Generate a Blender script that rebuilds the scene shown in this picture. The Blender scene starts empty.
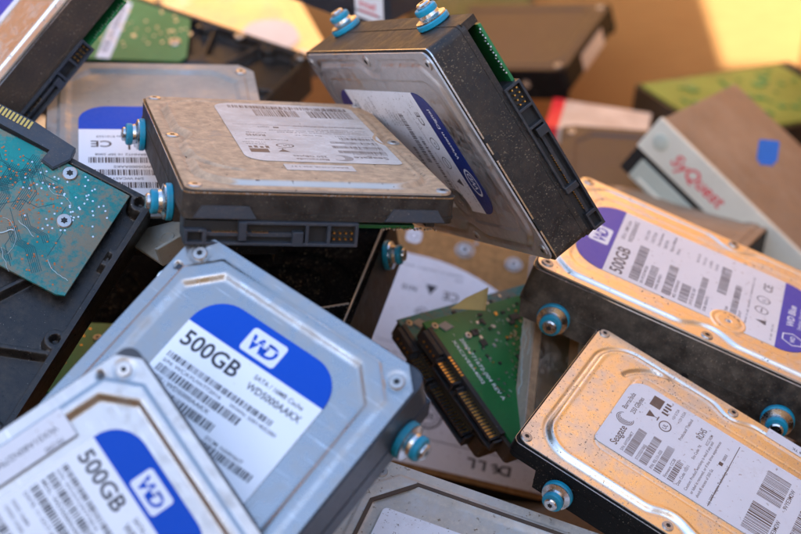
import bpy, bmesh, math, random
import numpy as np
from mathutils import Matrix, Vector
random.seed(7)
C = bpy.context.scene
COL = C.collection
MM = 0.001
CAM_H = 0.80
PITCH = 36.0
# ------------------------------------------------------------ camera, light
cd = bpy.data.cameras.new('camera'); cam = bpy.data.objects.new('camera', cd); COL.objects.link(cam)
cam.location = (0, 0, CAM_H); cam.rotation_euler = (math.radians(90-PITCH), 0, 0)
cd.sensor_width = 36; cd.lens = 1500/801*36; cd.clip_start = 0.01; cd.clip_end = 500
cd.dof.use_dof = True; cd.dof.focus_distance = 0.604; cd.dof.aperture_fstop = 8.5; cd.dof.aperture_blades = 9
C.camera = cam
SUN_EL, SUN_AZ = 33.0, 14.0        # light travels toward +Y, turned SUN_AZ to the right
w = bpy.data.worlds.new('World'); C.world = w; w.use_nodes = True
nt = w.node_tree; bg = nt.nodes['Background']; sky = nt.nodes.new('ShaderNodeTexSky')
sky.sky_type = 'NISHITA'; sky.sun_disc = False; sky.sun_elevation = math.radians(SUN_EL)
sky.sun_rotation = math.radians(180+SUN_AZ); nt.links.new(sky.outputs[0], bg.inputs[0]); bg.inputs[1].default_value = 0.15
sd = bpy.data.lights.new('sun', 'SUN'); sd.energy = 2.0; sd.angle = math.radians(0.5); sd.color = (1, .93, .82)
so = bpy.data.objects.new('sun', sd); COL.objects.link(so)
az, el = math.radians(SUN_AZ), math.radians(SUN_EL)
dirv = Vector((math.sin(az)*math.cos(el), math.cos(az)*math.cos(el), -math.sin(el)))
so.rotation_euler = dirv.to_track_quat('-Z', 'Y').to_euler(); so.location = (-1, -2, 3)
C.view_settings.view_transform = 'Standard'; C.view_settings.look = 'None'; C.view_settings.exposure = 2.2; C.view_settings.gamma = 1
C.cycles.max_bounces = 10; C.cycles.diffuse_bounces = 6; C.cycles.glossy_bounces = 5

# ------------------------------------------------------------ materials
def nodes(name):
    m = bpy.data.materials.new(name); m.use_nodes = True
    return m, m.node_tree, m.node_tree.nodes['Principled BSDF']
def coords(nt, scale=1.0):
    tc = nt.nodes.new('ShaderNodeTexCoord'); oi = nt.nodes.new('ShaderNodeObjectInfo')
    mu = nt.nodes.new('ShaderNodeVectorMath'); mu.operation = 'SCALE'; mu.inputs[0].default_value = (3.1, 1.7, 2.3)
    nt.links.new(oi.outputs['Random'], mu.inputs['Scale'])
    ad = nt.nodes.new('ShaderNodeVectorMath'); ad.operation = 'ADD'
    nt.links.new(tc.outputs['Object'], ad.inputs[0]); nt.links.new(mu.outputs[0], ad.inputs[1]); return ad.outputs[0]
def noise(nt, co, scale, detail=4, rough=.6, stretch=None):
    if stretch:
        mp = nt.nodes.new('ShaderNodeMapping'); mp.inputs['Scale'].default_value = stretch; nt.links.new(co, mp.inputs[0]); co = mp.outputs[0]
    n = nt.nodes.new('ShaderNodeTexNoise'); n.inputs['Scale'].default_value = scale
    n.inputs['Detail'].default_value = detail; n.inputs['Roughness'].default_value = rough; nt.links.new(co, n.inputs['Vector']); return n.outputs['Fac']
def ramp(nt, fac, a, b, lo=0.0, hi=1.0):
    r = nt.nodes.new('ShaderNodeMapRange'); r.inputs[1].default_value = a; r.inputs[2].default_value = b
    r.inputs[3].default_value = lo; r.inputs[4].default_value = hi; nt.links.new(fac, r.inputs[0]); return r.outputs[0]
def mixc(nt, fac, a, b):
    m = nt.nodes.new('ShaderNodeMix'); m.data_type = 'RGBA'
    for s, v in ((6, a), (7, b)):
        if isinstance(v, tuple): m.inputs[s].default_value = (*v[:3], 1)
        else: nt.links.new(v, m.inputs[s])
    if isinstance(fac, float): m.inputs[0].default_value = fac
    else: nt.links.new(fac, m.inputs[0])
    return m.outputs[2]
def mathn(nt, op, a, b):
    m = nt.nodes.new('ShaderNodeMath'); m.operation = op; m.use_clamp = True
    for i, v in enumerate((a, b)):
        if isinstance(v, (int, float)): m.inputs[i].default_value = v
        else: nt.links.new(v, m.inputs[i])
    return m.outputs[0]
def slope_mask(nt, sx, ab, caked, mask):
    m = mathn(nt, 'MULTIPLY', mask, ramp(nt, ab.outputs[0], .72, .985, .2 if caked else .12, 1.0))
    if not caked: return m
    ax = nt.nodes.new('ShaderNodeMath'); ax.operation = 'ABSOLUTE'; nt.links.new(sx.outputs[0], ax.inputs[0])
    return mathn(nt, 'MAXIMUM', m, ramp(nt, ax.outputs[0], .06, .22, 0, .93))
def pm(name, base, metal=0.0, rough=0.5, dust=0.0, dcol=(.36, .25, .15), dscale=60, speck=0.0, scol=(.05, .035, .02), sscale=420,
       light=0.0, lcol=(.55, .48, .38), bump=0.0, bscale=900, var=.12, aniso=False, ior=1.5, scratch=0.0, spec=.5):
    """metal / paint / plastic with patchy dust, dark specks, pale grains and scratches"""
    m, nt, b = nodes(name); co = coords(nt)
    big = noise(nt, co, dscale, 6, .65); fine = noise(nt, co, dscale*9, 5, .7)
    vr = ramp(nt, noise(nt, co, dscale*.6, 3), .3, .7, 1-var, 1+var)
    hs = nt.nodes.new('ShaderNodeHueSaturation'); hs.inputs['Color'].default_value = (*base, 1); nt.links.new(vr, hs.inputs['Value'])
    col = hs.outputs[0]; mask = None
    if dust > 0:
        f = mathn(nt, 'ADD', mathn(nt, 'MULTIPLY', big, .6), mathn(nt, 'MULTIPLY', fine, .4))
        t = .72-dust*.5
        mask = ramp(nt, f, t-.12, t+.14, max(0, dust*1.3-.6), min(1, .35+dust*.8))
        ge = nt.nodes.new('ShaderNodeTexCoord'); sx = nt.nodes.new('ShaderNodeSeparateXYZ'); nt.links.new(ge.outputs['Normal'], sx.inputs[0])
        ab = nt.nodes.new('ShaderNodeMath'); ab.operation = 'ABSOLUTE'; nt.links.new(sx.outputs[2], ab.inputs[0])
        if metal and name.startswith('alum'): mask = slope_mask(nt, sx, ab, 'caked' in name, mask)
        dvar = mixc(nt, ramp(nt, fine, .35, .65), tuple(c*.72 for c in dcol), tuple(min(1, c*1.18) for c in dcol))
        col = mixc(nt, mask, col, dvar)
    if speck > 0:
        v = noise(nt, co, sscale, 3, .55); th = .74-speck*.22
        sm = ramp(nt, v, th, th+.05); sm = mathn(nt, 'MULTIPLY', sm, ramp(nt, big, .38, .58, .25, 1.0)); col = mixc(nt, sm, col, scol)
        mask = sm if mask is None else mathn(nt, 'MAXIMUM', mask, sm)
    if light > 0:
        v = noise(nt, co, 1500, 2, .5); th = .78-light*.2
        lm = ramp(nt, v, th, th+.035); lm = mathn(nt, 'MULTIPLY', lm, ramp(nt, noise(nt, co, 45, 4), .42, .62, .15, 1.0)); col = mixc(nt, lm, col, lcol)
        mask = lm if mask is None else mathn(nt, 'MAXIMUM', mask, lm)
    if scratch > 0:
        s = noise(nt, co, 60, 2, .5, (1, 26, 1)); sm = ramp(nt, s, .74-scratch*.1, .78, 0, .5); col = mixc(nt, sm, col, tuple(min(1, c*2+.12) for c in base))
    nt.links.new(col, b.inputs['Base Color'])
    rr = ramp(nt, fine, .3, .7, rough*.85, min(1, rough*1.2))
    if mask is not None:
        mx = nt.nodes.new('ShaderNodeMix'); nt.links.new(mask, mx.inputs[0]); nt.links.new(rr, mx.inputs[2]); mx.inputs[3].default_value = .9; rr = mx.outputs[0]
        if metal: nt.links.new(ramp(nt, mask, 0, 1, metal, 0), b.inputs['Metallic'])
    elif metal: b.inputs['Metallic'].default_value = metal
    nt.links.new(rr, b.inputs['Roughness']); b.inputs['Specular IOR Level'].default_value = spec
    if bump > 0:
        bp = nt.nodes.new('ShaderNodeBump'); bp.inputs['Strength'].default_value = bump; bp.inputs['Distance'].default_value = .0004
        nt.links.new(mathn(nt, 'ADD', noise(nt, co, bscale, 4), mathn(nt, 'MULTIPLY', fine, .6)), bp.inputs['Height']); nt.links.new(bp.outputs[0], b.inputs['Normal'])
    return m
M = {}
M['lid_clean'] = pm('brushed aluminium', (.43, .425, .415), 1, .25, .24, (.34, .27, .20), 16, bump=.05, scratch=.8, var=.04)
M['lid_clean2'] = pm('aluminium with a grey film', (.42, .425, .425), 1, .31, .17, (.38, .32, .25), 22, bump=.05, scratch=.9, var=.05)
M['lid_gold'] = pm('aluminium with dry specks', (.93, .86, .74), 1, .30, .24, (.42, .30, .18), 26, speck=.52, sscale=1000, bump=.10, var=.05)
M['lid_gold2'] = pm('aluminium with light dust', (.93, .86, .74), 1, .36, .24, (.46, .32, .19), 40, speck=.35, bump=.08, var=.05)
M['lid_tan'] = pm('aluminium under caked tan dust', (.62, .58, .52), 1, .38, .84, (.53, .345, .20), 20, speck=.34, scol=(.13, .08, .05), bump=.10, bscale=1600)
M['lid_brown'] = pm('grey aluminium with reflection in its colour', (.62, .61, .60), 1, .36, .42, (.33, .30, .27), 22, light=.05, bump=.03, scratch=.15)  # grey mask lightens the lid in place of a blue-grey reflection
M['lid_grey'] = pm('dull aluminium film', (.50, .48, .45), 1, .36, .55, (.30, .27, .22), 30, speck=.2, bump=.06)
M['lid_beige'] = pm('pale aluminium under fine beige dust', (.70, .68, .64), 1, .4, .55, (.55, .49, .40), 60, speck=.45, scol=(.25, .19, .12), bump=.1)
M['lid_case'] = pm('worn satin steel', (.50, .49, .46), 1, .30, .22, (.30, .26, .2), 50, light=.3, bump=.1, scratch=.6)
M['lid_wall_tint'] = pm('lid with orange wall reflection painted in', (.6, .45, .28), 1, .4, .8, (.42, .22, .075), 30, speck=.3, scol=(.12,.07,.03), bump=.15)  # ochre colour stands in for the orange wall reflected in the lid
M['belly_black'] = pm('matt black casting with tan grains', (.006, .006, .006), 0, .8, .12, (.045, .038, .03), 30, light=.62, lcol=(.36, .28, .17), bump=.3, spec=.0)
M['base_black'] = pm('black coated casting', (.009, .009, .009), 0, .5, .05, (.06, .05, .035), 60, light=.50, lcol=(.34, .28, .2), bump=.25, spec=.12)
M['base_brown'] = pm('dark casting under fine grit', (.010, .007, .005), 0, .5, .34, (.085, .058, .036), 22, light=.74, lcol=(.20, .155, .10), bump=.35)
M['base_edge'] = pm('dark casting under settled dust', (.024, .018, .014), 0, .5, .5, (.085, .055, .033), 90, light=.4, bump=.3)
M['base_grime'] = pm('black casting under matted dust', (.009, .008, .007), 0, .5, .50, (.16, .13, .095), 18, light=.6, lcol=(.34, .28, .2), bump=.4)
M['base_rib'] = pm('matt charcoal casting', (.018, .016, .015), .2, .30, .30, (.095, .075, .055), 40, light=.35, bump=.2)
M['side_blue'] = pm('bluish black casting', (.03, .035, .045), 0, .33, .15, (.16, .13, .1), 50, light=.2, bump=.12)
M['side_grey'] = pm('bare grey casting', (.17, .165, .16), .6, .36, .30, (.25, .19, .14), 60, light=.3, bump=.25)
M['label'] = pm('printed white label', (.87, .88, .89), 0, .42, .03, (.6, .52, .42), 25, speck=.22, scol=(.5, .43, .36), sscale=700, bump=.05, var=.02)
M['label_worn'] = pm('scuffed white label', (.76, .75, .76), 0, .5, .10, (.50, .40, .32), 60, speck=.42, scol=(.42, .33, .27), sscale=380, bump=.06, var=.03)
M['label_dusty'] = pm('label under tan dust', (.64, .58, .52), 0, .6, .42, (.46, .34, .25), 60, speck=.3, scol=(.3, .2, .13), bump=.1)
M['label_grey'] = pm('pale grey label speckled with dirt', (.84, .86, .90), 0, .5, .10, (.36, .30, .24), 30, speck=.45, scol=(.2, .15, .12), sscale=800, bump=.1)
M['ink'] = pm('black print', (.022, .022, .028), 0, .5, var=.05)
M['ink_faded'] = pm('brown faded print', (.15, .095, .07), 0, .6, .2, (.4, .3, .22), 150)
M['ink_soft'] = pm('grey print', (.12, .115, .13), 0, .5, .1, (.4, .35, .3), 150)
M['blue'] = pm('blue print', (.0, .072, .48), 0, .6, var=.03, spec=.25)
M['indigo'] = pm('violet blue print', (.055, .06, .42), 0, .42, .06, (.4, .33, .3), 60, speck=.2, scol=(.25, .22, .35), var=.04)
M['navy'] = pm('navy print', (.012, .035, .20), 0, .4, .08, (.3, .25, .2), 60, var=.04)
M['white_ink'] = pm('white print', (.80, .82, .86), 0, .45, var=.02)
M['red_ink'] = pm('red print', (.70, .03, .05), 0, .45, var=.05)
M['rubber_blue'] = pm('turquoise rubber', (.0, .27, .41), 0, .45, .22, (.2, .17, .13), 140, light=.25, bump=.15)
M['steel'] = pm('zinc plated steel', (.72, .71, .69), 1, .24, .12, (.3, .23, .17), 150, bump=.08)
M['steel_dull'] = pm('dull screw steel', (.55, .53, .50), 1, .32, .30, (.33, .25, .18), 150, bump=.12)
M['hole_shade'] = pm('painted recess shade', (.012, .011, .010), 0, .6)  # near-black colour put in place of the shade inside holes
M['plastic'] = pm('black connector plastic', (.022, .024, .028), 0, .42, .20, (.13, .105, .08), 100, light=.3, bump=.12)
M['plastic_grey'] = pm('slate connector plastic', (.034, .040, .050), 0, .42, .22, (.12, .095, .07), 100, light=.4, bump=.15)
M['gold'] = pm('gold contacts', (.85, .50, .13), 1, .28, .1)
M['solder'] = pm('tinned solder', (.72, .72, .72), 1, .3)
M['copper_pad'] = pm('bare copper pads', (.46, .15, .05), .4, .5)
M['chip'] = pm('black chip resin', (.02, .02, .022), 0, .5, .3, (.15, .12, .09), 100)
M['cream'] = pm('cream bezel plastic', (.74, .73, .60), 0, .45, .12, (.4, .3, .2), 30)
M['cream_dark'] = pm('greenish drive door plastic', (.50, .55, .46), 0, .45, .12, (.4, .3, .2), 30)
M['paper_yellow'] = pm('yellowed paper', (.50, .38, .14), 0, .8, .2, bump=.2)
M['tape_blue'] = pm('blue tab plastic', (.02, .16, .60), 0, .45)
M['tan_steel'] = pm('galvanised steel under brown dust', (.5, .42, .33), .7, .5, .6, (.30, .19, .10), 20, speck=.3, bump=.15)
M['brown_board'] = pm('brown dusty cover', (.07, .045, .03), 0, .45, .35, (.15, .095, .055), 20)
M['foil'] = pm('clear plastic residue', (.55, .68, .70), 0, .15, .1, bump=.3)
M['bracket'] = pm('grey green bracket steel', (.36, .35, .30), .6, .45, .4, (.30, .26, .19), 70, speck=.3, bump=.2)
M['ground'] = pm('grey concrete', (.30, .28, .26), 0, .85, .3, (.25, .2, .16), 4, bump=.3)

def pcb_mat(name, dark, lite, dust=.2):
    m, nt, b = nodes(name); co = coords(nt)
    v = nt.nodes.new('ShaderNodeTexVoronoi'); v.feature = 'DISTANCE_TO_EDGE'; v.inputs['Scale'].default_value = 420; nt.links.new(co, v.inputs['Vector'])
    tr = ramp(nt, v.outputs['Distance'], .02, .06, 1, 0)
    tr = mathn(nt, 'MULTIPLY', tr, ramp(nt, noise(nt, co, 60, 2), .45, .52))
    f = ramp(nt, noise(nt, co, 30, 3), .35, .65)
    col = mixc(nt, f, dark, lite); col = mixc(nt, mathn(nt, 'MULTIPLY', tr, .3), col, tuple(c*.45 for c in dark))
    d = mathn(nt, 'ADD', mathn(nt, 'MULTIPLY', noise(nt, co, 35, 7, .7), .65), mathn(nt, 'MULTIPLY', noise(nt, co, 400, 4, .7), .35))
    dm = ramp(nt, d, .64-dust*.3, .74-dust*.3, 0, .8); col = mixc(nt, dm, col, (.24, .18, .12))
    nt.links.new(col, b.inputs['Base Color']); nt.links.new(ramp(nt, dm, 0, 1, .36, .9), b.inputs['Roughness'])
    bp = nt.nodes.new('ShaderNodeBump'); bp.inputs['Strength'].default_value = .25; bp.inputs['Distance'].default_value = .0002
    nt.links.new(tr, bp.inputs['Height']); nt.links.new(bp.outputs[0], b.inputs['Normal']); return m
M['pcb_teal'] = pcb_mat('teal solder mask', (.0, .15, .145), (.0, .23, .215), .62)
M['pcb_green'] = pcb_mat('green solder mask', (.008, .13, .035), (.018, .20, .055), .12)
M['pcb_light'] = pcb_mat('light green solder mask', (.03, .20, .06), (.05, .27, .09), .15)
M['pcb_dim'] = pcb_mat('dim olive solder mask', (.04, .055, .02), (.06, .08, .03), .3)
M['pcb_deep'] = pcb_mat('deep green solder mask', (.0, .20, .07), (.0, .28, .10), -.3)
M['pcb_olive'] = pcb_mat('olive green solder mask', (.10, .19, .03), (.15, .27, .05), .3)

M['track_teal'] = pm('raised tracks under teal mask', (.0, .065, .07), 0, .4)
def cardboard_mat():
    m, nt, b = nodes('corrugated cardboard'); co = coords(nt)
    st = noise(nt, co, 30, 3, .5, (1, 1, 12)); bg_ = noise(nt, co, 5, 5)
    col = mixc(nt, ramp(nt, bg_, .3, .7), (.54, .285, .092), (.64, .355, .125)); col = mixc(nt, ramp(nt, st, .45, .62, 0, .18), col, (.38, .19, .06))
    nt.links.new(col, b.inputs['Base Color']); b.inputs['Roughness'].default_value = .82
    bp = nt.nodes.new('ShaderNodeBump'); bp.inputs['Strength'].default_value = .3; bp.inputs['Distance'].default_value = .001
    nt.links.new(st, bp.inputs['Height']); nt.links.new(bp.outputs[0], b.inputs['Normal']); return m
M['card'] = cardboard_mat()

# ------------------------------------------------------------ mesh helpers (millimetres in, metres out)
def finish(name, me, mat, parent, smooth=False, angle=None):
    if smooth:
        me.polygons.foreach_set('use_smooth', [True]*len(me.polygons))
    if not me.materials: me.materials.append(M[mat] if isinstance(mat, str) else mat)
    o = bpy.data.objects.new(name, me); COL.objects.link(o)
    if parent is not None: o.parent = parent
    return o
class MB:
    def __init__(s): s.bm = bmesh.new()
    def box(s, x0, x1, y0, y1, z0, z1, bev=0.0, seg=2):
        g = bmesh.ops.create_cube(s.bm, size=1.0)
        vs = g['verts']; sx, sy, sz = x1-x0, y1-y0, z1-z0
        for v in vs: v.co = Vector(((v.co.x+.5)*sx+x0, (v.co.y+.5)*sy+y0, (v.co.z+.5)*sz+z0))
        if bev > 0:
            ed = list({e for v in vs for e in v.link_edges}); bmesh.ops.bevel(s.bm, geom=ed, offset=min(bev, abs(sx)*.45, abs(sy)*.45, abs(sz)*.45), segments=seg, affect='EDGES', profile=.6)
        return s
    def prism(s, pts, z0, z1, bev=0.0):
        a = [s.bm.verts.new((x, y, z0)) for x, y in pts]; b = [s.bm.verts.new((x, y, z1)) for x, y in pts]
        n = len(pts); fs = []
        ar = sum(pts[i][0]*pts[(i+1) % n][1]-pts[(i+1) % n][0]*pts[i][1] for i in range(n))
        if ar < 0: a.reverse(); b.reverse()
        f0 = s.bm.faces.new(a[::-1]); f1 = s.bm.faces.new(b)
        for i in range(n): s.bm.faces.new((a[i], a[(i+1) % n], b[(i+1) % n], b[i]))
        if bev > 0: bmesh.ops.bevel(s.bm, geom=list(f1.edges)+list(f0.edges), offset=bev, segments=2, affect='EDGES')
        return s
    def lathe(s, prof, seg=32, c=(0, 0, 0), axis='z'):
        """prof: list of (radius, height)"""
        rings = []
        for r, h in prof:
            ring = []
            for i in range(seg):
                t = 2*math.pi*i/seg; p = (r*math.cos(t), r*math.sin(t), h)
                if axis == 'x': p = (h, p[0], p[1])
                elif axis == '-x': p = (-h, p[1], p[0])
                ring.append(s.bm.verts.new((p[0]+c[0], p[1]+c[1], p[2]+c[2])))
            rings.append(ring)
        for a, b in zip(rings, rings[1:]):
            for i in range(seg):
                try: s.bm.faces.new((a[i], a[(i+1) % seg], b[(i+1) % seg], b[i]))
                except ValueError: pass
        for ring, fl in ((rings[0], True), (rings[-1], False)):
            try: s.bm.faces.new(ring[::-1] if fl else ring)
            except ValueError: pass
        return s
    def star(s, r, z0, z1, c=(0, 0, 0), axis='z'):
        pts = []
        for i in range(12):
            t = math.pi*i/6; q = r if i % 2 == 0 else r*.68; pts.append((q*math.cos(t), q*math.sin(t)))
        mp = {'z': lambda x, y, z: (x, y, z), 'x': lambda x, y, z: (z, x, y), '-x': lambda x, y, z: (-z, y, x)}[axis]
        va = [s.bm.verts.new(Vector(mp(x, y, z1))+Vector(c)) for x, y in pts]; s.bm.faces.new(va); return s
    def quad(s, x0, x1, y0, y1, z):
        s.bm.faces.new([s.bm.verts.new(p) for p in ((x0, y0, z), (x1, y0, z), (x1, y1, z), (x0, y1, z))]); return s
    def xf(s, mat):
        bmesh.ops.transform(s.bm, matrix=mat, verts=s.bm.verts); return s
    def build(s, name, mat, parent=None, smooth=False):
        s.bm.normal_update()
        bmesh.ops.scale(s.bm, vec=(MM, MM, MM), verts=s.bm.verts)
        me = bpy.data.meshes.new(name); s.bm.to_mesh(me); s.bm.free()
        o = finish(name, me, mat, parent, smooth)
        if smooth:
            try: me.set_sharp_from_angle(angle=math.radians(35))
            except Exception: pass
        return o
def smooth(e0, e1, x):
    t = np.clip((x-e0)/(e1-e0), 0, 1); return t*t*(3-2*t)
def rbox(x, y, hx, hy, r, cx=0, cy=0):
    qx, qy = np.abs(x-cx)-hx+r, np.abs(y-cy)-hy+r
    return np.hypot(np.maximum(qx, 0), np.maximum(qy, 0))+np.minimum(np.maximum(qx, qy), 0)-r
def octa(x, y, hx, hy, ch):
    """inside distance (positive inside) to a box with 45-degree cut corners"""
    ax, ay = np.abs(x), np.abs(y)
    return np.minimum(np.minimum(hx-ax, hy-ay), (hx+hy-ch-ax-ay)/math.sqrt(2))
def smin(a, b, k):
    h = np.clip(.5+.5*(b-a)/k, 0, 1); return b*(1-h)+a*h-k*h*(1-h)
FIELD = {}
def field(key, hw, hy, zf, skirt, step=.6, flip=False):
    """sheet whose height is zf(x, y) over an outline of half width hw(y), with side walls going down by skirt"""
    if key in FIELD: return FIELD[key]
    ny = int(2*hy/step)+1; nx = int(2*50.8/step)+1
    ys = np.linspace(-hy, hy, ny); u = np.linspace(-1, 1, nx)
    xl, xr = hw(ys)
    Y = np.repeat(ys[:, None], nx, 1); X = xl[:, None]+(xr-xl)[:, None]*(u[None, :]+1)/2
    Z = zf(X, Y)
    V = np.stack([X, Y, Z], -1).reshape(-1, 3)
    idx = np.arange(nx*ny).reshape(ny, nx)
    q = np.stack([idx[:-1, :-1], idx[:-1, 1:], idx[1:, 1:], idx[1:, :-1]], -1).reshape(-1, 4)
    if flip: q = q[:, ::-1]
    loop = np.concatenate([idx[0, :], idx[1:, -1], idx[-1, -2::-1], idx[-2:0:-1, 0]])
    n0 = len(V); top = V[loop].copy(); bot = top.copy(); bot[:, 2] -= skirt
    V = np.concatenate([V, top, bot]); n = len(loop); i = np.arange(n); j = (i+1) % n
    sk = np.stack([n0+i, n0+n+i, n0+n+j, n0+j], -1)
    if flip: sk = sk[:, ::-1]
    F = np.concatenate([q, sk])
    me = bpy.data.meshes.new(key); V = V*MM
    me.vertices.add(len(V)); me.vertices.foreach_set('co', V.ravel().astype(np.float32))
    me.loops.add(len(F)*4); me.loops.foreach_set('vertex_index', F.ravel().astype(np.int32))
    me.polygons.add(len(F)); me.polygons.foreach_set('loop_start', (np.arange(len(F))*4).astype(np.int32))
    me.update(calc_edges=True); sm = np.ones(len(F), bool); sm[len(q):] = False; me.polygons.foreach_set('use_smooth', sm)
    FIELD[key] = me; return me
def straight(hx, hy, ch):
    def hw(y):
        c = np.clip(np.abs(y)-(hy-ch), 0, ch); r = hx-c; return -r, r
    return hw
def roundhw(hx, hy, r):
    def hw(y):
        c = np.clip(np.abs(y)-(hy-r), 0, r); e = hx-(r-np.sqrt(np.maximum(r*r-c*c, 0))); return -e, e
    return hw
def plate(name, key, hw, hy, zf, skirt, mat, parent, z, flip=False, step=.6):
    me = field(key, hw, hy, zf, skirt, step, flip)
    if me.materials and me.materials[0] != M[mat]:
        me = me.copy(); me.materials.clear()
    o = finish(name, me, mat, parent); o.location = (0, 0, z*MM); return o

# lid reliefs (z relative to the outer flange)
def z_octa(x, y):
    d = octa(x, y, 50, 73, 7)
    k = octa(x, y, 50, 73, 13)
    k = np.minimum(k, d+3)
    z = .9*smooth(4.4, 5.6, k)-1.5*smooth(8.0, 11.2, octa(x, y, 50, 73, 16))
    for sx in (-1, 1):
        for sy in (-1, 1): z = z-.35*smooth(4.2, 3.5, np.hypot(x-sx*43.8, y-sy*65.5))
    z = z-1.6*smooth(1.6, 1.2, np.hypot(x+47, y-57.5))
    return z
def jogged(x, y, shx, shy, r, sc):
    d = -rbox(x, y, shx, shy, r)
    for cx_, cy_, rr in sc: d = smin(d, np.hypot(x-cx_, y-cy_)-rr, 5)
    return d
def z_west(x, y):
    d = jogged(x, y, 46.8, 69.5, 15, [(-50, -4, 9), (50, -5, 9), (47, -70, 6), (-47, -70, 6), (47, 70, 6), (-47, 70, 6)])
    z = -.9*smooth(-.4, .7, d)+1.5*smooth(1.8, 3.4, d)
    d2 = jogged(x, y, 37, 62, 10, [(-27.4, -11, 8)]); z = z-.45*smooth(-.3, .5, d2)
    r = np.hypot(x+27.4, y+11.1); z = z-.25*smooth(1.3, .5, np.abs(r-6.2)); z = z-1*smooth(1.3, .8, r)
    return z
def z_sea(x, y):
    d = jogged(x, y, 44.5, 66, 17, [(50, 2, 9.5), (-50, 2, 9.5), (47.5, -71, 7), (-47.5, -71, 5), (47, 70, 7), (-47, 70, 7)])
    z = -.9*smooth(-2.2, -.8, d)+2.3*smooth(-.6, 2.2, d)-.4*smooth(2.8, 4.2, d)
    r = np.hypot(x+17, y+26); ang = np.arctan2(y+26, x+17)
    arc = smooth(2.3, .9, np.abs(r-26.5))*smooth(-2.25, -2.05, -np.abs(ang+0)*1.0-0*ang)*0
    a2 = (ang % (2*math.pi)); arc = smooth(1.9, .6, np.abs(r-26))*smooth(3.0, 3.12, a2)*smooth(4.42, 4.3, a2)
    z = z-1.5*arc
    z = z-.3*smooth(.6, 0, np.abs(rbox(x, y, 30, 53, 6, -2, 8)))
    return z
def z_flat(x, y):
    d = -rbox(x, y, 46, 69, 9); return .6*smooth(0, 1.5, d)
# underside reliefs (z grows into the drive, rim at 0)
def seg_d(x, y, ax, ay, bx, by):
    px, py = x-ax, y-ay; dx, dy = bx-ax, by-ay; t = np.clip((px*dx+py*dy)/(dx*dx+dy*dy), 0, 1); return np.hypot(px-t*dx, py-t*dy)
def z_ribbed(x, y):
    deep = 7.0; d = -rbox(x, y, 50.8, 73.5, 3)
    z = deep*smooth(2.6, 3.4, d)
    hub = np.hypot(x, y-22); z = np.minimum(z, deep-(deep-2.2)*smooth(25, 23.5, hub)); z = np.maximum(z, 4.0*smooth(17, 16, hub)); z = np.minimum(z, 4.5-3.0*smooth(9.6, 9, hub)+2.5*smooth(26,27,hub))
    for a in (20, 75, 118, 162, 205, 250, 300, 340):
        c, s_ = math.cos(math.radians(a)), math.sin(math.radians(a))
        rd = seg_d(x, y, 22*c, 22+22*s_, 75*c, 22+75*s_); z = np.minimum(z, 7-5.2*smooth(1.9, 1.0, rd))
    for bx, by in ((46.2, -42), (47, -1), (46.2, 45), (-46.2, -42), (-46.2, 45), (-47, -1), (46, -70), (-46, -70), (44, 68), (-44, 68)):
        r = np.hypot(x-bx, y-by); z = np.minimum(z, 7-6.6*smooth(5.2, 4.2, r)); z = np.maximum(z, 4.5*smooth(2.0, 1.6, r))
    pk = rbox(x, y, 8, 9, 2, 37.5, -22); z = np.maximum(z, 9*smooth(.5, -.6, pk))
    pk = rbox(x, y, 8, 6, 2, 37.5, -42); z = np.maximum(z, 9*smooth(.5, -.6, pk))
    z = np.minimum(z, 7+3*0)
    return z
def z_disc(x, y):
    d = -rbox(x, y, 50.8, 73.5, 3); z = 5.0*smooth(2.6, 3.4, d)
    r = np.hypot(x-2, y+5)
    for rr, h in ((42, 1.6), (30, 1.0), (14, 2.0)): z = z-h*smooth(1.3, .5, np.abs(r-rr))
    z = z+1.2*smooth(30, 29, r)
    for ax, ay, bx, by in ((46, 6, -20, 24), (46, 24, -30, 42)): z = np.minimum(z, 6.2-5.6*smooth(1.2, .6, seg_d(x, y, ax, ay, bx, by)))
    for bx, by in ((46, -45), (46, 45), (-46, -45), (-46, 45)):
        q = np.hypot(x-bx, y-by); z = np.minimum(z, 6.2-5.6*smooth(4.6, 3.8, q)); z = np.maximum(z, 4*smooth(1.8, 1.4, q))
    return z

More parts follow.
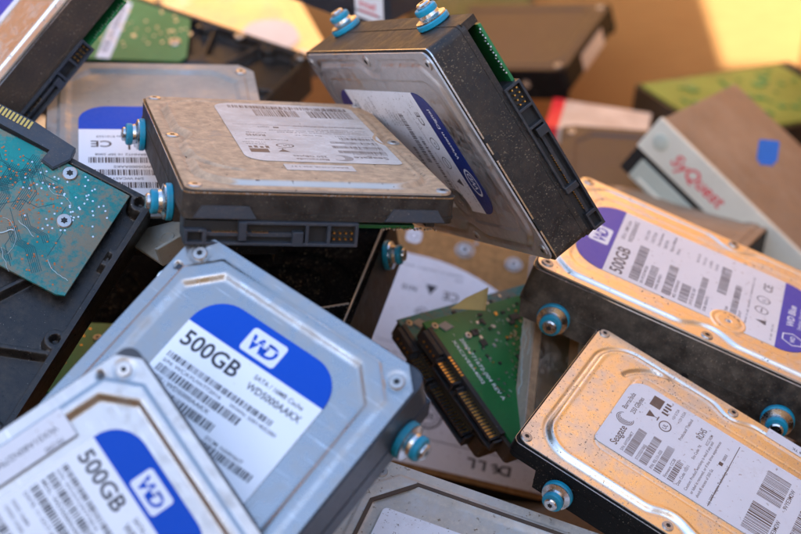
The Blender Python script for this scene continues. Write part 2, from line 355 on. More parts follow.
# ------------------------------------------------------------ lettering
TXT = {}
def text_mesh(s, bold):
    k = (s, bold)
    if k in TXT: return TXT[k]
    cu = bpy.data.curves.new('t', 'FONT'); cu.body = s; cu.size = 1.0; cu.resolution_u = 3
    if bold: cu.offset = .012*bold
    o = bpy.data.objects.new('t', cu); me = bpy.data.meshes.new_from_object(o)
    vs = np.array([v.co[:] for v in me.vertices]); fs = [tuple(p.vertices) for p in me.polygons]
    bpy.data.objects.remove(o); bpy.data.curves.remove(cu); bpy.data.meshes.remove(me)
    TXT[k] = (vs, fs); return TXT[k]
class Print:
    """flat lettering and marks, in label coordinates, turned and moved onto the part"""
    def __init__(s): s.v = []; s.f = []
    def add(s, vs, fs):
        n = len(s.v); s.v += [tuple(p) for p in vs]; s.f += [tuple(n+i for i in f) for f in fs]
    def text(s, t, x, y, size, bold=0, sx=1.0, rot=0, shear=0, width=None):
        vs, fs = text_mesh(t, bold)
        if len(vs) == 0: return s
        P = vs[:, :2]*size
        if width: sx = width/max(P[:, 0].max()-P[:, 0].min(), 1e-6)
        P = np.stack([P[:, 0]*sx+P[:, 1]*shear, P[:, 1]], 1)
        c, q = math.cos(math.radians(rot)), math.sin(math.radians(rot))
        s.add([(x+c*a-q*b, y+q*a+c*b, 0) for a, b in P], fs); return s
    def rect(s, x0, x1, y0, y1): s.add([(x0, y0, 0), (x1, y0, 0), (x1, y1, 0), (x0, y1, 0)], [(0, 1, 2, 3)]); return s
    def poly(s, pts): s.add([(x, y, 0) for x, y in pts], [tuple(range(len(pts)))]); return s
    def bars(s, x0, x1, y0, y1, seed=0, vert=False, pitch=.62):
        rng = random.Random(seed); x = x0
        a0, a1 = (x0, x1) if not vert else (y0, y1); x = a0
        while x < a1-.3:
            wd = rng.choice((.22, .3, .45, .62))*pitch/.62
            if not vert: s.rect(x, min(x+wd, a1), y0, y1)
            else: s.rect(x0, x1, x, min(x+wd, a1))
            x += wd+rng.choice((.2, .3, .45))*pitch/.62
        return s
    def matrixcode(s, x0, y0, size, n=10, seed=0): return s      # no two-dimensional codes are reproduced
    def ring(s, cx_, cy_, r, t, seg=28, a0=0, a1=360, ex=1.0):
        n = len(s.v)
        for i in range(seg+1):
            a = math.radians(a0+(a1-a0)*i/seg)
            for q in (r, r-t): s.v.append((cx_+q*math.cos(a)*ex, cy_+q*math.sin(a), 0))
        for i in range(seg): s.f.append((n+2*i+1, n+2*i, n+2*i+2, n+2*i+3))
        return s
    def lines(s, x0, x1, ys, h=.9, seed=0, words='RATED 5V 0.60A 12V 0.45A PRODUCT OF THAILAND WARRANTY VOID IF LABEL REMOVED'):
        rng = random.Random(seed); ws = words.split()
        for y in ys:
            x = x0
            while x < x1-2:
                wd = rng.choice(ws); s.text(wd, x, y, h*1.35); x += len(wd)*h*.82+h*.7
                if rng.random() < .12: break
        return s
    def build(s, name, mat, parent, z, cx=0, cy=0, rot=0, z_up=True):
        c, q = math.cos(math.radians(rot)), math.sin(math.radians(rot))
        V = [((cx+c*x-q*y)*MM, (cy+q*x+c*y)*MM, z*MM) for x, y, _ in s.v]
        if not z_up: V = [(-x, y, zz) for x, y, zz in V]
        me = bpy.data.meshes.new(name); me.from_pydata(V, [], s.f if z_up else [f[::-1] for f in s.f]); me.update()
        return finish(name, me, mat, parent)
def rpoly(x0, x1, y0, y1, rs):
    """rectangle with corner radii rs = (bl, br, tr, tl)"""
    pts = []
    for (cx_, cy_, r, a0) in ((x0+rs[0], y0+rs[0], rs[0], 180), (x1-rs[1], y0+rs[1], rs[1], 270), (x1-rs[2], y1-rs[2], rs[2], 0), (x0+rs[3], y1-rs[3], rs[3], 90)):
        n = 1 if r < .05 else 10
        for i in range(n+(n > 1)):
            a = math.radians(a0+90*i/n); pts.append((cx_+r*math.cos(a), cy_+r*math.sin(a)))
    return pts
def sheet(pts, parent, name, mat, z, th=.12, rot=0, cx=0, cy=0):
    c, q = math.cos(math.radians(rot)), math.sin(math.radians(rot))
    b = MB(); b.prism([(cx+c*x-q*y, cy+q*x+c*y) for x, y in pts], z, z+th); return b.build(name, mat, parent)

# ------------------------------------------------------------ poses (camera frame, mm: x right, y down, z forward)
CW = Matrix.Translation((0, 0, CAM_H)) @ Matrix.Rotation(math.radians(90-PITCH), 4, 'X') @ Matrix.Diagonal((1, -1, -1, 1))
def pose(R, t, size=1.0):
    t = [v*size for v in t]
    m = Matrix.Identity(4)
    for i in range(3):
        for j in range(3): m[i][j] = R[i][j]
        m[i][3] = t[i]*MM
    m = CW @ m
    q = m.to_quaternion(); return Matrix.Translation(m.translation) @ q.to_matrix().to_4x4() @ Matrix.Scale(size, 4)
SIZE = dict(D=.90, E=1.06, B=.90, A=1.02, N=1.09, R=.985, M=1.09)
POSES = {
 'A':([[0.7911, 0.6048, -0.0915], [0.4883, -0.7145, -0.5009], [-0.3684, 0.3516, -0.8606]],[-73.1, 76.5, 510.5]),
 'C':([[0.9614, -0.2563, 0.1], [0.011, -0.3274, -0.9448], [0.2749, 0.9095, -0.3119]],[-48.7, -32.6, 618.2]),
 'D':([[-0.4727, 0.8303, 0.2954], [0.4557, 0.5172, -0.7245], [-0.7543, -0.2079, -0.6228]],[129.2, 104.1, 693.1]),
 'E':([[0.2996, -0.9046, 0.3032], [-0.423, -0.4108, -0.8077], [0.8552, 0.1138, -0.5057]],[129.5, 28.3, 675.7]),
 'F':([[-0.5226, -0.3764, -0.765], [-0.7897, -0.1246, 0.6007], [-0.3214, 0.918, -0.2321]],[28.2, -66.8, 660.2]),
 'B':([[0.5777, 0.8162, -0.0039], [0.7839, -0.5562, -0.2758], [-0.2273, 0.1563, -0.9612]],[-127.1, 114.7, 542.1]),
 'I':([[-0.9787, 0.1763, 0.1047], [0.0102, 0.552, -0.8338], [-0.2048, -0.815, -0.5421]],[-114.3, -39.8, 705.2]),
 'H':([[0.8876, -0.4154, -0.1989], [0.4604, 0.7865, 0.4117], [-0.0146, -0.457, 0.8893]],[-176.9, 7.2, 585.1]),
 'G':([[0.6293, -0.5714, -0.5268], [-0.7763, -0.43, -0.4609], [0.0369, 0.699, -0.7142]],[-197.9, -118.2, 748.8]),
 'K':([[0.4876, 0.873, 0.0], [-0.6041, 0.3374, 0.722], [0.6303, -0.3521, 0.6919]],[-141.8, -120.9, 893.9]),
 'M':([[-0.9734, -0.1961, 0.1181], [-0.2279, 0.7815, -0.5808], [0.0216, -0.5923, -0.8054]],[31.5, 53.0, 764.6]),
 'N':([[-0.5189, 0.7783, -0.3535], [-0.7352, -0.1954, 0.6491], [0.4361, 0.5968, 0.6736]],[65.9, 39.5, 653.0]),
 'R':([[0.828, 0.1273, 0.546], [0.3632, -0.8638, -0.3493], [0.4272, 0.4876, -0.7615]],[85.9, 49.4, 726.0]),
 'O':([[-0.3484, 0.9337, 0.0824], [0.6248, 0.2969, -0.7222], [-0.6988, -0.2002, -0.6868]],[36.0, 148.7, 582.6]),
 'L':([[0.9687, -0.1994, 0.148], [-0.0225, 0.5229, 0.8521], [-0.2473, -0.8287, 0.502]],[-66.4, 13.7, 685.4]),
 'U':([[0.9854, -0.1578, 0.0642], [0.0341, 0.5521, 0.8331], [-0.167, -0.8187, 0.5494]],[-172.2, 20.3, 736.5]),
}
def place(anchor, px, Z, yaw, tilt=0, roll=0, flip=False):
    """matrix putting local point anchor (mm) at depth Z seen at photo pixel px; yaw about the vertical, then tilt about x and roll about y"""
    R = Matrix.Rotation(math.radians(yaw), 4, 'Z') @ Matrix.Rotation(math.radians(tilt), 4, 'X') @ Matrix.Rotation(math.radians(roll), 4, 'Y')
    if flip: R = R @ Matrix.Rotation(math.pi, 4, 'Y')
    P = CW @ Vector(((px[0]-400.5)/1500*Z*MM, (px[1]-267)/1500*Z*MM, Z*MM))
    return Matrix.Translation(P - R.to_3x3() @ (Vector(anchor)*MM)) @ R
GROUP = 'scrapped hard drives heaped in the cardboard box'
def thing(name, label, cat, matrix, group=None):
    o = bpy.data.objects.new(name, None); o.empty_display_size = .02; COL.objects.link(o); o.matrix_world = matrix
    o['label'] = label; o['category'] = cat
    if group: o['group'] = group
    return o

# ------------------------------------------------------------ drive pieces
def screw_obj(parent, x, y, z, r=2.7, mat='steel_dull', name='screw', down=False):
    b = MB(); b.lathe([(r, -.6), (r, .35), (r*.88, .75), (r*.45, .8)], 24)
    o = b.build(name, mat, parent, True); o.location = (x*MM, y*MM, z*MM)
    if down: o.rotation_euler = (math.pi, 0, 0)
    s = MB(); s.star(r*.48, 0, .85).build('recess', 'hole_shade', o)
    return o
def mount_screw(parent, side, y, z=6.35, x=50.8):
    """rubber-cushioned mounting screw standing out of the long side"""
    b = MB(); b.lathe([(2.0, -2), (2.0, 9.0), (3.2, 9.0), (3.3, 10.2), (2.7, 10.8), (1.5, 10.85)], 28, axis='x'); o = b.build('mounting_screw', 'steel', parent, True)
    o.location = (side*x*MM, y*MM, z*MM); o.scale = (.93, .93, .93)
    if side < 0: o.rotation_euler = (0, 0, math.pi)
    MB().lathe([(4.0, .05), (7.0, .05), (7.6, .6), (7.6, 2.4), (7.0, 3.0), (4, 3.0)], 36, axis='x').build('grommet', 'rubber_blue', o, True)
    MB().lathe([(3.0, 3.0), (7.1, 3.0), (7.2, 3.7), (6.3, 4.0), (4.9, 4.6), (4.6, 6.0), (3.0, 6.0)], 36, axis='x').build('washer', 'steel', o, True)
    MB().lathe([(3.0, 6.0), (4.8, 6.0), (5.1, 6.5), (5.1, 8.3), (4.7, 8.8), (3.0, 8.9)], 32, axis='x').build('cushion_ring', 'rubber_blue', o, True)
    MB().star(1.45, 0, 10.9, axis='x').build('recess', 'hole_shade', o)
    return o
def casing(parent, H, mat, ch=3.0, gap=7.0, cut=0):
    """casting: thick slab under the lid and two side rails reaching down to the mounting face"""
    b = MB(); b.prism(rpoly(-50.8, 50.8, -73.5, 73.5, (ch,)*4), gap, H-1.1, .5)
    b.prism(rpoly(-51.05, 51.05, -73.75, 73.75, (ch,)*4), gap+1.6, gap+2.5, .2)
    for s in (-1, 1):
        x0, x1 = (47.2, 50.75) if s > 0 else (-50.75, -47.2)
        pts = [(-72.8+cut, gap+1), (-70.5+cut, .2), (70.5, .2), (72.8, gap+1)]
        vs = [[b.bm.verts.new((x, y, z)) for y, z in pts] for x in (x0, x1)]
        f = [b.bm.faces.new(vs[0][::-1]), b.bm.faces.new(vs[1])]
        for i in range(4): b.bm.faces.new((vs[0][i], vs[0][(i+1) % 4], vs[1][(i+1) % 4], vs[1][i]))
        bmesh.ops.recalc_face_normals(b.bm, faces=list({fa for v in vs[0]+vs[1] for fa in v.link_faces}))
    return b.build('casing', mat, parent)
def side_holes(parent, H, used=()):
    for s in (-1, 1):
        for y in (-45, -3, 56.6):
            if (s, y) in used: continue
            b = MB(); b.lathe([(1.7, 0), (1.6, .03)], 20, c=(s*50.82, y, 6.35), axis='x' if s > 0 else '-x'); b.build('screw_hole', 'hole_shade', parent)
def board(parent, mat, y1=20, y0=-72.0, chips=True, side='green', parts_mat='chip', z=0.2, x0=-46.5, x1=46.5, seed=1):
    b = MB(); b.box(x0, x1, y0, y1, z, z+1.4, .15); o = b.build('circuit_board', mat, parent)
    rng = random.Random(seed)
    if chips:
        c = MB()
        for _ in range(16):
            xx, yy = rng.uniform(x0+4, x1-6), rng.uniform(-70, y1-6); w_, h_ = rng.choice(((2, 3), (5, 4), (9, 9), (1.5, 1.5), (3, 2)))
            c.box(xx, xx+w_, yy, yy+h_, z+1.35, z+2.4, .15)
        c.build('chips', parts_mat, o)
        c = MB()
        for k in range(16): c.box(24+k*1.35, 24.6+k*1.35, -72.4+(k % 3)*.7, -71.2+(k % 3)*.7, z+1.3, z+1.9)
        c.build('solder_joints', 'solder', o)
    return o
def connector(parent, mat, x0=-50, x1=20, zt=7.6, jumper=True):
    """plug block on the short end: pin well, square hole, slot with contacts, power slot"""
    yb, yf = -71.0, -75.2; z0 = -.6
    b = MB(); b.box(x0+.6, x1-.6, -72.6, -64, z0+.6, zt-.6, .2); rc = b.build('recess', 'hole_shade', parent)
    b = MB(); b.box(x0, x1, -69.9, -62, z0+.3, zt-.3, .4)
    for (a, c) in ((z0, z0+1.1), (zt-1.1, zt)): b.box(x0+22 if a > 2 else x0, x1, yf, -70, a, c, .2)
    jx = x1-11.6
    for x in (x1-1.2, jx, jx-8.2): b.box(x, x+1.2, yf+.02, -70, z0+.1, zt-.05, .2)
    b.box(x0, x0+1.2, yf+.02, -70, z0+.05, 5.2, .2); b.box(x0+6.5, x0+8.0, yf+.02, -70, z0+.05, 5.2, .2); b.box(x0, x0+8, yf, -70, 4.2, 5.2, .2)
    b.box(x0+8, jx-9, yf+1.2, -70, 2.4, 4.0, .2)                                                      # tongue
    b.box(x0+19.5, x0+22.4, yf-.6, -69, 1.2, zt-.1, .3); b.box(jx-13, jx-9, yf-.3, -69, z0, 4.8, .3)
    o = b.build('connector', mat, parent); rc.parent = o
    g = MB()
    for k in range(22):
        x = x0+10+k*(jx-24-x0-10)/21+ (1.5 if k > 14 else 0); g.box(x, x+.62, yf+1.1, -70.5, 3.98, 4.12)
    g.build('contacts', 'gold', o)
    if jumper:
        g = MB()
        for i in range(4):
            for j in range(2): g.box(jx+2.4+i*2.2, jx+3.0+i*2.2, yf+.6, -72, 1.9+j*2.3, 2.5+j*2.3)
        g.build('jumper_pins', 'gold', o)
    return o
def lid_screws(parent, pts, z, mat='steel_dull'):
    for x, y in pts: screw_obj(parent, x, y, z, mat=mat)
def gasket(parent, H):
    b = MB(); b.prism(rpoly(-50.95, 50.95, -73.65, 73.65, (3.5,)*4), H-1.75, H-1.25); b.build('gasket', 'steel', parent)

# ------------------------------------------------------------ labels
def wd_logo(parent, x, y, wd, ht, z, bluemat, cx, cy, rot):
    o = sheet(rpoly(x, x+wd, y, y+ht, (1.4,)*4), parent, 'logo_plate', 'white_ink', z, .03, rot, cx, cy)
    p = Print(); p.text('W', x+1.4, y+1.9, ht*.78, 3, sx=1.05, shear=.12); p.text('D', x+wd*.50, y+1.9, ht*.78, 3, sx=1.05, shear=.12)
    p.build('logo', bluemat, parent, z+.05, cx, cy, rot)
    q = Print(); q.rect(x+2.6, x+wd*.6, y+ht*.50, y+ht*.54); q.rect(x+wd*.40, x+wd-2.0, y+ht*.60, y+ht*.64)
    q.build('logo_stripes', 'white_ink', parent, z+.07, cx, cy, rot)
def label_wd_blue(root, z, bluemat='blue', variant=0):
    """white label, blue arched band on top with the logo plate; local +y is the top"""
    lb = sheet(rpoly(-29.6, 29.6, -48, 44.2, (3, 3, .05, .05)), root, 'label', 'label', z)
    sheet(rpoly(-29.6, 29.6, 43.6, 57.2, (.05, .05, 13, 13)), lb, 'label_band', bluemat, z+.01, .13)
    wd_logo(lb, -8.6, 45.2, 15, 9.4, z+.15, bluemat, 0, 0, 0)
    p = Print(); p.text('500GB', -27.2, 35.2, 8.4, 1.6, width=24.5)
    p.text('SATA / 16MB Cache', 3.2, 39.2, 2.5, 1, width=21); p.text('WD5000AAKX', 3.2, 35.0, 3.6, 1.4, width=23)
    y = 31.0
    p.bars(-27, 19, y-2.2, y, 1+variant, pitch=.9); p.text('S/N: WCAYUW772016', -27, y-4.4, 1.9, .8, width=26); p.text('WWN: 50014EE2B0', 3, y-4.4, 1.9, .8, width=20)
    p.bars(-27, 10, y-8.4, y-5.4, 2+variant, pitch=.9); p.text('MDL: WD5000AAKX', -27, y-10.8, 2.2, 1, width=26)
    p.bars(-27, 4, y-15.4, y-12.2, 3+variant, pitch=.9); p.text('DATE: 11 OCT 2010', -27, y-18, 2.0, .8, width=22); p.text('DCM: HARNHT', 4, y-18, 2.0, .8, width=16)
    p.bars(-8, 26, y-21.5, y-18.8+.2, 4, pitch=.9)
    p.text('5VDC: 0.68A', -27, y-23, 2.0, .8); p.text('12VDC: 0.50A', -27, y-26, 2.0, .8); p.text('LBA: 976773168', -10, y-24.5, 2.0, .8)
    p.bars(-27, 8, y-32, y-28.6, 5, pitch=.9); p.text('R/N: 701590', -27, y-34.6, 2.0, .8)
    p.bars(18, 26, y-33, y-27, 6, pitch=.8)
    for k in range(8): p.text(('Product of Thailand', 'Drive Parameters', 'Warranty void if any seal', 'or label is removed')[k % 4], -27+(k % 2)*28, y-39-(k//2)*2.6, 1.7, .4)
    p.build('printing', 'ink', lb, z+.15)
    return lb
def label_wd_long(root, z, band='indigo', ink='ink_soft', paper='label_worn', bottom_name='WD Blue', old=False):
    """label with a coloured band at both ends"""
    out = rpoly(-31, 31, -33, 47, (.05,)*4)
    lb = sheet(out, root, 'label', paper, z)
    sheet(rpoly(-31, 31, 46.6, 61.5, (.05, .05, 15, 15)), lb, 'label_band', band, z+.01, .13)
    b2 = sheet(rpoly(-31, 31, -46.5, -32.4, (13, 13, .05, .05)), lb, 'label_band', band, z+.01, .13)
    wd_logo(lb, -8.5, 48.5, 16, 9.4, z+.15, band, 0, 0, 0)
    p = Print(); p.text('500GB', -28.6, 38.2, 8.2, 1.6, width=25); p.text('SATA / 16MB Cache', 4, 42.6, 2.4, .8, width=20); p.text('WD5000AAKS', 4, 39, 3.2, 1, width=22)
    y = 35
    for k, (x0, x1, h) in enumerate(((-28, 6, 4.4), (-28, -8, 3.6), (-28, 0, 4.2), (-28, -12, 4.2), (-28, 2, 3), (-6, 20, 4.4), (-28, 8, 3))):
        yy = y-k*7.6; p.bars(x0, x1, yy-h, yy, 10+k, pitch=.8)
        p.text(('S/N: WCASY4455260', 'WWN: 50014EE15', 'MDL: WD5000AAKS', 'DATE: 28 DEC 2007', 'DCM: HBRNHT2', 'LBA: 976773168', 'P/N: 2061-701477')[k], -28, yy-h-2.1, 1.9, .7)
    for k in range(6): p.text(('5VDC: 0.70A', '12VDC: 0.55A', 'Drive Parameters', 'CAUTION', 'Product of Malaysia', 'Pb-free')[k], 12, 33-k*3.1, 2.0, .7)
    for k in range(5): p.text(('R/N 701335', 'CSA C22.2', 'UL 60950', 'E101559', 'ICES-003')[k], 13, 8-k*3, 1.8, .5)
    p.text('CE', 14, -27, 6.0, 1); p.ring(5, -24, 3.2, .5); p.text('UL', 3.2, -25, 2.4, 1); p.ring(-5, -24, 3.2, .5); p.rect(-7, -3, -24.3, -23.7); p.poly([(-17, -27), (-13, -27), (-15, -22)])
    p.lines(-28, 26, [-30.6, -18.5, -16], 1.0, 3)
    p.build('printing', ink, lb, z+.15)
    q = Print()
    if not old:
        q.text('WD Blue', -8, -39.0, 4.6, 1.6, width=20); q.text('Desktop / Everyday', -8, -42.3, 2.2, .6, width=20)
        hexa = [(-19+5.4*math.cos(math.radians(60*i)), -39.5+5.4*math.sin(math.radians(60*i))) for i in range(6)]; hi = [(-19+4.7*math.cos(math.radians(60*i)), -39.5+4.7*math.sin(math.radians(60*i))) for i in range(6)]
        for i in range(6): q.poly([hexa[i], hexa[(i+1) % 6], hi[(i+1) % 6], hi[i]])
        q.text('WD', -21.6, -40.6, 3, 1.5)
    else:
        q.text('Western Digital', -2, -41.2, 3.8, 1.2, width=25); q.ring(-14, -39.6, 4.2, .7, ex=1.7); q.text('WD', -18, -41.4, 4.8, 2, shear=.15)
    q.build('band_lettering', 'white_ink', lb, z+.16)
    return lb
def sea_logo(p, x, y, s):
    for k in range(5): p.ring(x, y, s*(1-.17*k), s*.085, 22, 30+k*24, 300-k*14, ex=.92)
def label_sea(root, z, x0, x1, y0, y1, ink='ink_faded', paper='label_worn', rad=(3, 9, 9, 3)):
    """label turned half round: its top edge points to the connector end"""
    out = rpoly(-x1, -x0, -y1, -y0, rad)          # in label axes u=-x, v=-y
    lb = sheet(out, root, 'label', paper, z, rot=180)
    W0, W1, T, B_ = -x1, -x0, -y0, -y1
    p = Print(); sea_logo(p, W0+23, T-7, 4.4); p.text('Seagate', W0+4, T-10.2, 5.2, 1.0, width=14)
    p.text('Barracuda', W0+29, T-5.0, 3.4, .8, width=13); p.text('250 GBytes', W0+29, T-9.4, 3.4, .8, width=13.5)
    # compliance plates and marks down the right side
    X = W1-10
    p.rect(X-1, X+6.5, T-18, T-12.4); p.ring(X-9, T-24, 3.1, .55, ex=1.2); p.text('UL', X-11.1, T-25, 3, 1)
    p.poly([(X-9.5, T-14), (X-4.5, T-14), (X-6.6, T-17.5), (X-7.4, T-17.5)]); p.rect(X-7.2, X-6.8, T-19.2, T-17.3); p.rect(X-8.6, X-5.4, T-19.7, T-19.1)
    for k in range(4): p.rect(X-2+k*2.3, X-.6+k*2.3, T-22.6+(k % 2)*.9, T-19.2)
    p.text('+5V 0.72A', X-2, T-26, 2.0, .6); p.text('+12V 0.52A', X-2, T-29, 2.0, .6); p.text('Product of Thailand', X-12, T-33.5, 2.2, .5)
    y = T-14
    for k, (wd, h) in enumerate(((20, 4.3), (21, 4.0), (20, 3.6), (15, 3.2))):
        p.text(('S/N: 6VYGN4KT', 'ST3250318AS', 'P/N: 9SL131-020', 'Firmware: CC38')[k], W0+3, y, 2.1, .7); p.bars(W0+3, W0+3+wd, y-.6-h, y-.6, 20+k, pitch=.75); y -= h+3.4
    p.text('Date Code: 10311', W0+3, y, 2.1, .7); p.text('Site Code: TK', W0+24, y, 2.0, .6)
    for k in range(5): p.text(('Caution: Product warranty is void if any seal', 'or label is removed, or if the drive experiences', 'shock in excess of 350 Gs', '', '(c) 2009 Seagate Technology LLC')[k], W0+3, y-4.0-k*2.9, 2.05, .5, width=(39, 42, 22, 1, 30)[k] if k != 3 else None)
    p.rect(W0+2, W1-3, T-58.0, T-57.65)
    p.text('ROHS', X-4, T-41.5, 4.6, 1.2, width=8); p.text('KCC-REM', X-5, T-45, 2.0, .5); p.poly([(X-12, T-53), (X-9.6, T-53), (X-9.6, T-55), (X-12, T-55)]); p.text('00003', X-8, T-55, 2, .6)
    yy = T-74
    for k in range(2):
        p.bars(W0+3+k*24, W0+22+k*24, yy-12, yy, 31+k, pitch=1.0); p.text('9VYE3M2W', W0+4+k*24, yy-15, 3, .8)
    p.bars(W0+3, W1-6, B_+4, B_+9, 40, pitch=1)
    p.build('printing', ink, lb, z+.15, rot=180)
    return lb

# ------------------------------------------------------------ the setting
def ground():
    b = MB(); b.quad(-40000, 40000, -40000, 40000, -60); o = b.build('ground', 'ground'); o['kind'] = 'structure'
ground()
def crate():
    root = thing('cardboard_box', 'large open cardboard box whose back wall glows where the sun hits it', 'box', Matrix.Translation((0, 0, 0)))
    X0, X1, Y0, Y1, ZT, T_ = -470, 352, -250, 1180, 880, 6
    fz = 0
    def panel(name, *a):
        b = MB(); b.box(*a); return b.build(name, 'card', root)
    panel('bottom_panel', X0, X1, Y0, Y1, fz-56, fz-50)
    zb = fz-50+.5
    panel('back_wall', X0-T_, X1+T_, Y1, Y1+T_, zb, ZT)
    for x in (X1, X0-T_):        # side walls cut low towards the near end to let sky light in
        b = MB(); pts = [(Y0, zb), (Y1-.3, zb), (Y1-.3, ZT), (620, ZT if x > 0 else 740), (300, 700), (Y0, 700)]
        fr = [b.bm.verts.new((x, y, z)) for y, z in pts]; bk = [b.bm.verts.new((x+T_, y, z)) for y, z in pts]
        b.bm.faces.new(fr); b.bm.faces.new(bk[::-1])
        for i in range(6): b.bm.faces.new((fr[i], bk[i], bk[(i+1) % 6], fr[(i+1) % 6]))
        bmesh.ops.recalc_face_normals(b.bm, faces=b.bm.faces); b.build('side_wall', 'card', root)
    b = MB(); pts = [(X0, zb), (X1, zb), (X1, 1120), (-70, 1120), (-112, 1225), (-330, 1225), (X0, 1120)]; n = len(pts)  # unseen wall, rim shaped to shade the pile and bound the sun patch
    fr = [b.bm.verts.new((x, Y0-T_, z)) for x, z in pts]; bk = [b.bm.verts.new((x, Y0-.4, z)) for x, z in pts]
    b.bm.faces.new(fr); b.bm.faces.new(bk[::-1])
    for i in range(n): b.bm.faces.new((fr[i], bk[i], bk[(i+1) % n], fr[(i+1) % n]))
    bmesh.ops.recalc_face_normals(b.bm, faces=b.bm.faces); b.build('front_shade_wall', 'card', root)
crate()

# ------------------------------------------------------------ drives
WS = [(43.8, 65.5), (-43.8, 65.5), (43.8, -65.5), (-43.8, -65.5)]
def octa_drive(key, name, label, lid, case, H=26.1, mounts=(), matrix=None, step=.6):
    r = thing(name, label, 'hard drive', matrix if matrix is not None else pose(*POSES[key], SIZE.get(key, 1)), GROUP)
    casing(r, H, case, 5)
    l = plate('lid', 'lid_octagon', straight(50.2, 72.9, 7), 72.9, z_octa, 1.0, lid, r, H, step=step)
    lid_screws(r, WS, H-.25, 'steel_dull')
    for s, y in mounts: mount_screw(r, s, y)
    side_holes(r, H, mounts)
    return r
def jog_drive(key, name, label, lid, case, H, zf, zkey, mounts=(), screws=(), matrix=None, conn='plastic', pcb='pcb_green', cx1=20):
    r = thing(name, label, 'hard drive', matrix if matrix is not None else pose(*POSES[key], SIZE.get(key, 1)), GROUP)
    casing(r, H, case, 3.5, gap={'D': 10.0, 'C': 8.6}.get(key, 7.0), cut={'D': 14, 'C': 20}.get(key, 0)); gasket(r, H)
    plate('lid', zkey, roundhw(50.0, 72.7, 5), 72.7, zf, .8, lid, r, H)
    lid_screws(r, screws, H-.1, 'steel_dull')
    for s, y in mounts: mount_screw(r, s, y)
    side_holes(r, H, mounts)
    if key == 'D': board(r, pcb, y0=-58, chips=False)
    elif key == 'C': board(r, pcb, y0=-66, z=4.0, x1=38)
    else: board(r, pcb)
    if key != 'D': connector(r, conn, x1=cx1, zt=8.4 if key == 'C' else 7.6)
    return r

# A: front drive, arched blue label
a = octa_drive('A', 'hard_drive', 'silver drive with a crisp blue arched 500GB label, in front of the dusty black underside', 'lid_clean', 'side_blue', mounts=((1, 56.6), (-1, 56.6)))
label_wd_blue(a, 26.1-.42); board(a, 'pcb_green'); connector(a, 'plastic')
# B: nearest drive lower left with a paper sticker over its rim
b_ = octa_drive('B', 'hard_drive', 'nearest silver drive, blue 500GB label, cream serial sticker across its rim', 'lid_clean2', 'side_blue')
label_wd_blue(b_, 26.1-.42, variant=7); board(b_, 'pcb_green'); connector(b_, 'plastic')
st = sheet(rpoly(-45, -33.4, -2, 39.5, (.5,)*4), b_, 'sticker', 'label_dusty' if False else 'label_worn', 27.15, .15); st['label'] = 'cream serial number sticker'
p = Print(); p.text('WX51A80N2794', 0, 0, 3.2, .8, width=25, rot=-90); p.text('701590', 5, 0, 2.6, .8, rot=-90); p.build('printing', 'ink_soft', st, 27.33, -40.5, 35)
# C: tan dusty drive lying on the pile
SS = [(46.0, 2), (-46.0, 2), (46.4, -69.5), (-46.4, -69.5), (46.0, 68.5), (-46.0, 68.5)]
c_ = jog_drive('C', 'hard_drive', 'thin drive caked in tan dust, lying level across the pile, slate connector facing out', 'lid_tan', 'base_brown', 20, z_sea, 'lid_ridged', mounts=((-1, -45), (-1, 56.6)), screws=SS, conn='plastic_grey', cx1=14)
lb = label_sea(c_, 20+1.18, -22, 40, -37, 60, 'ink_faded', 'label_dusty')
st = sheet(rpoly(-9, 18, -49, -41, (.3,)*4), c_, 'sticker', 'label_dusty', 21.15, .12); p = Print(); p.text('BARCODE 9SL131', 0, 0, 2.4, .6, width=22); p.build('printing', 'ink_faded', st, 21.3, 16, -43.5, 180)
# pockets on the front end of the casting
for s in (-1, 1):
    bb = MB(); vs = [bb.bm.verts.new(p) for p in ((s*27, -73.9, 13.8), (s*44, -73.9, 13.8), (s*47, -74.3, 9.2), (s*24, -74.3, 9.2), (s*27, -73.3, 13.8), (s*44, -73.3, 13.8), (s*47, -73.3, 9.2), (s*24, -73.3, 9.2))]
    for f in ((0, 1, 2, 3), (7, 6, 5, 4), (0, 4, 5, 1), (1, 5, 6, 2), (2, 6, 7, 3), (3, 7, 4, 0)): bb.bm.faces.new([vs[i] for i in f])
    bmesh.ops.recalc_face_normals(bb.bm, faces=bb.bm.faces); bb.build('end_pocket', 'plastic_grey', c_)
# D: golden drive lower right
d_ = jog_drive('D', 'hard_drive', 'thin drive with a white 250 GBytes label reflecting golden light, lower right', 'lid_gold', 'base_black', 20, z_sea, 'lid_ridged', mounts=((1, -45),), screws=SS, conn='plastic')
label_sea(d_, 20+1.18, -28, 24.5, -45.5, 58, 'ink_faded', 'label_worn')
st = sheet(rpoly(-49.5, -40, 20, 44, (.3,)*4), d_, 'sticker', 'label_worn', 20.9, .12); p = Print(); p.text('P/N 9SL131-020', 0, 0, 2.6, .8, width=20, rot=-90); p.text('CC38 TK', -3.6, 0, 2.4, .8, rot=-90); p.build('printing', 'ink', st, 21.05, -42.8, 43)
bb = MB(); bb.box(34, 46, -74.2, -73.2, 9, 15, .3); bb.build('end_pocket', 'plastic_grey', d_)
# E: drive upper right of D
ES = [(-45.5, 68.5), (45.5, 68.5), (-46.5, -4), (46.5, -5), (-45, -69), (45, -69)]
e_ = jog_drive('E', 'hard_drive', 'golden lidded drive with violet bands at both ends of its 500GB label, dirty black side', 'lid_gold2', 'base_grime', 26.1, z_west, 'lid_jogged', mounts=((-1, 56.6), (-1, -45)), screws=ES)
label_wd_long(e_, 26.1+.22)
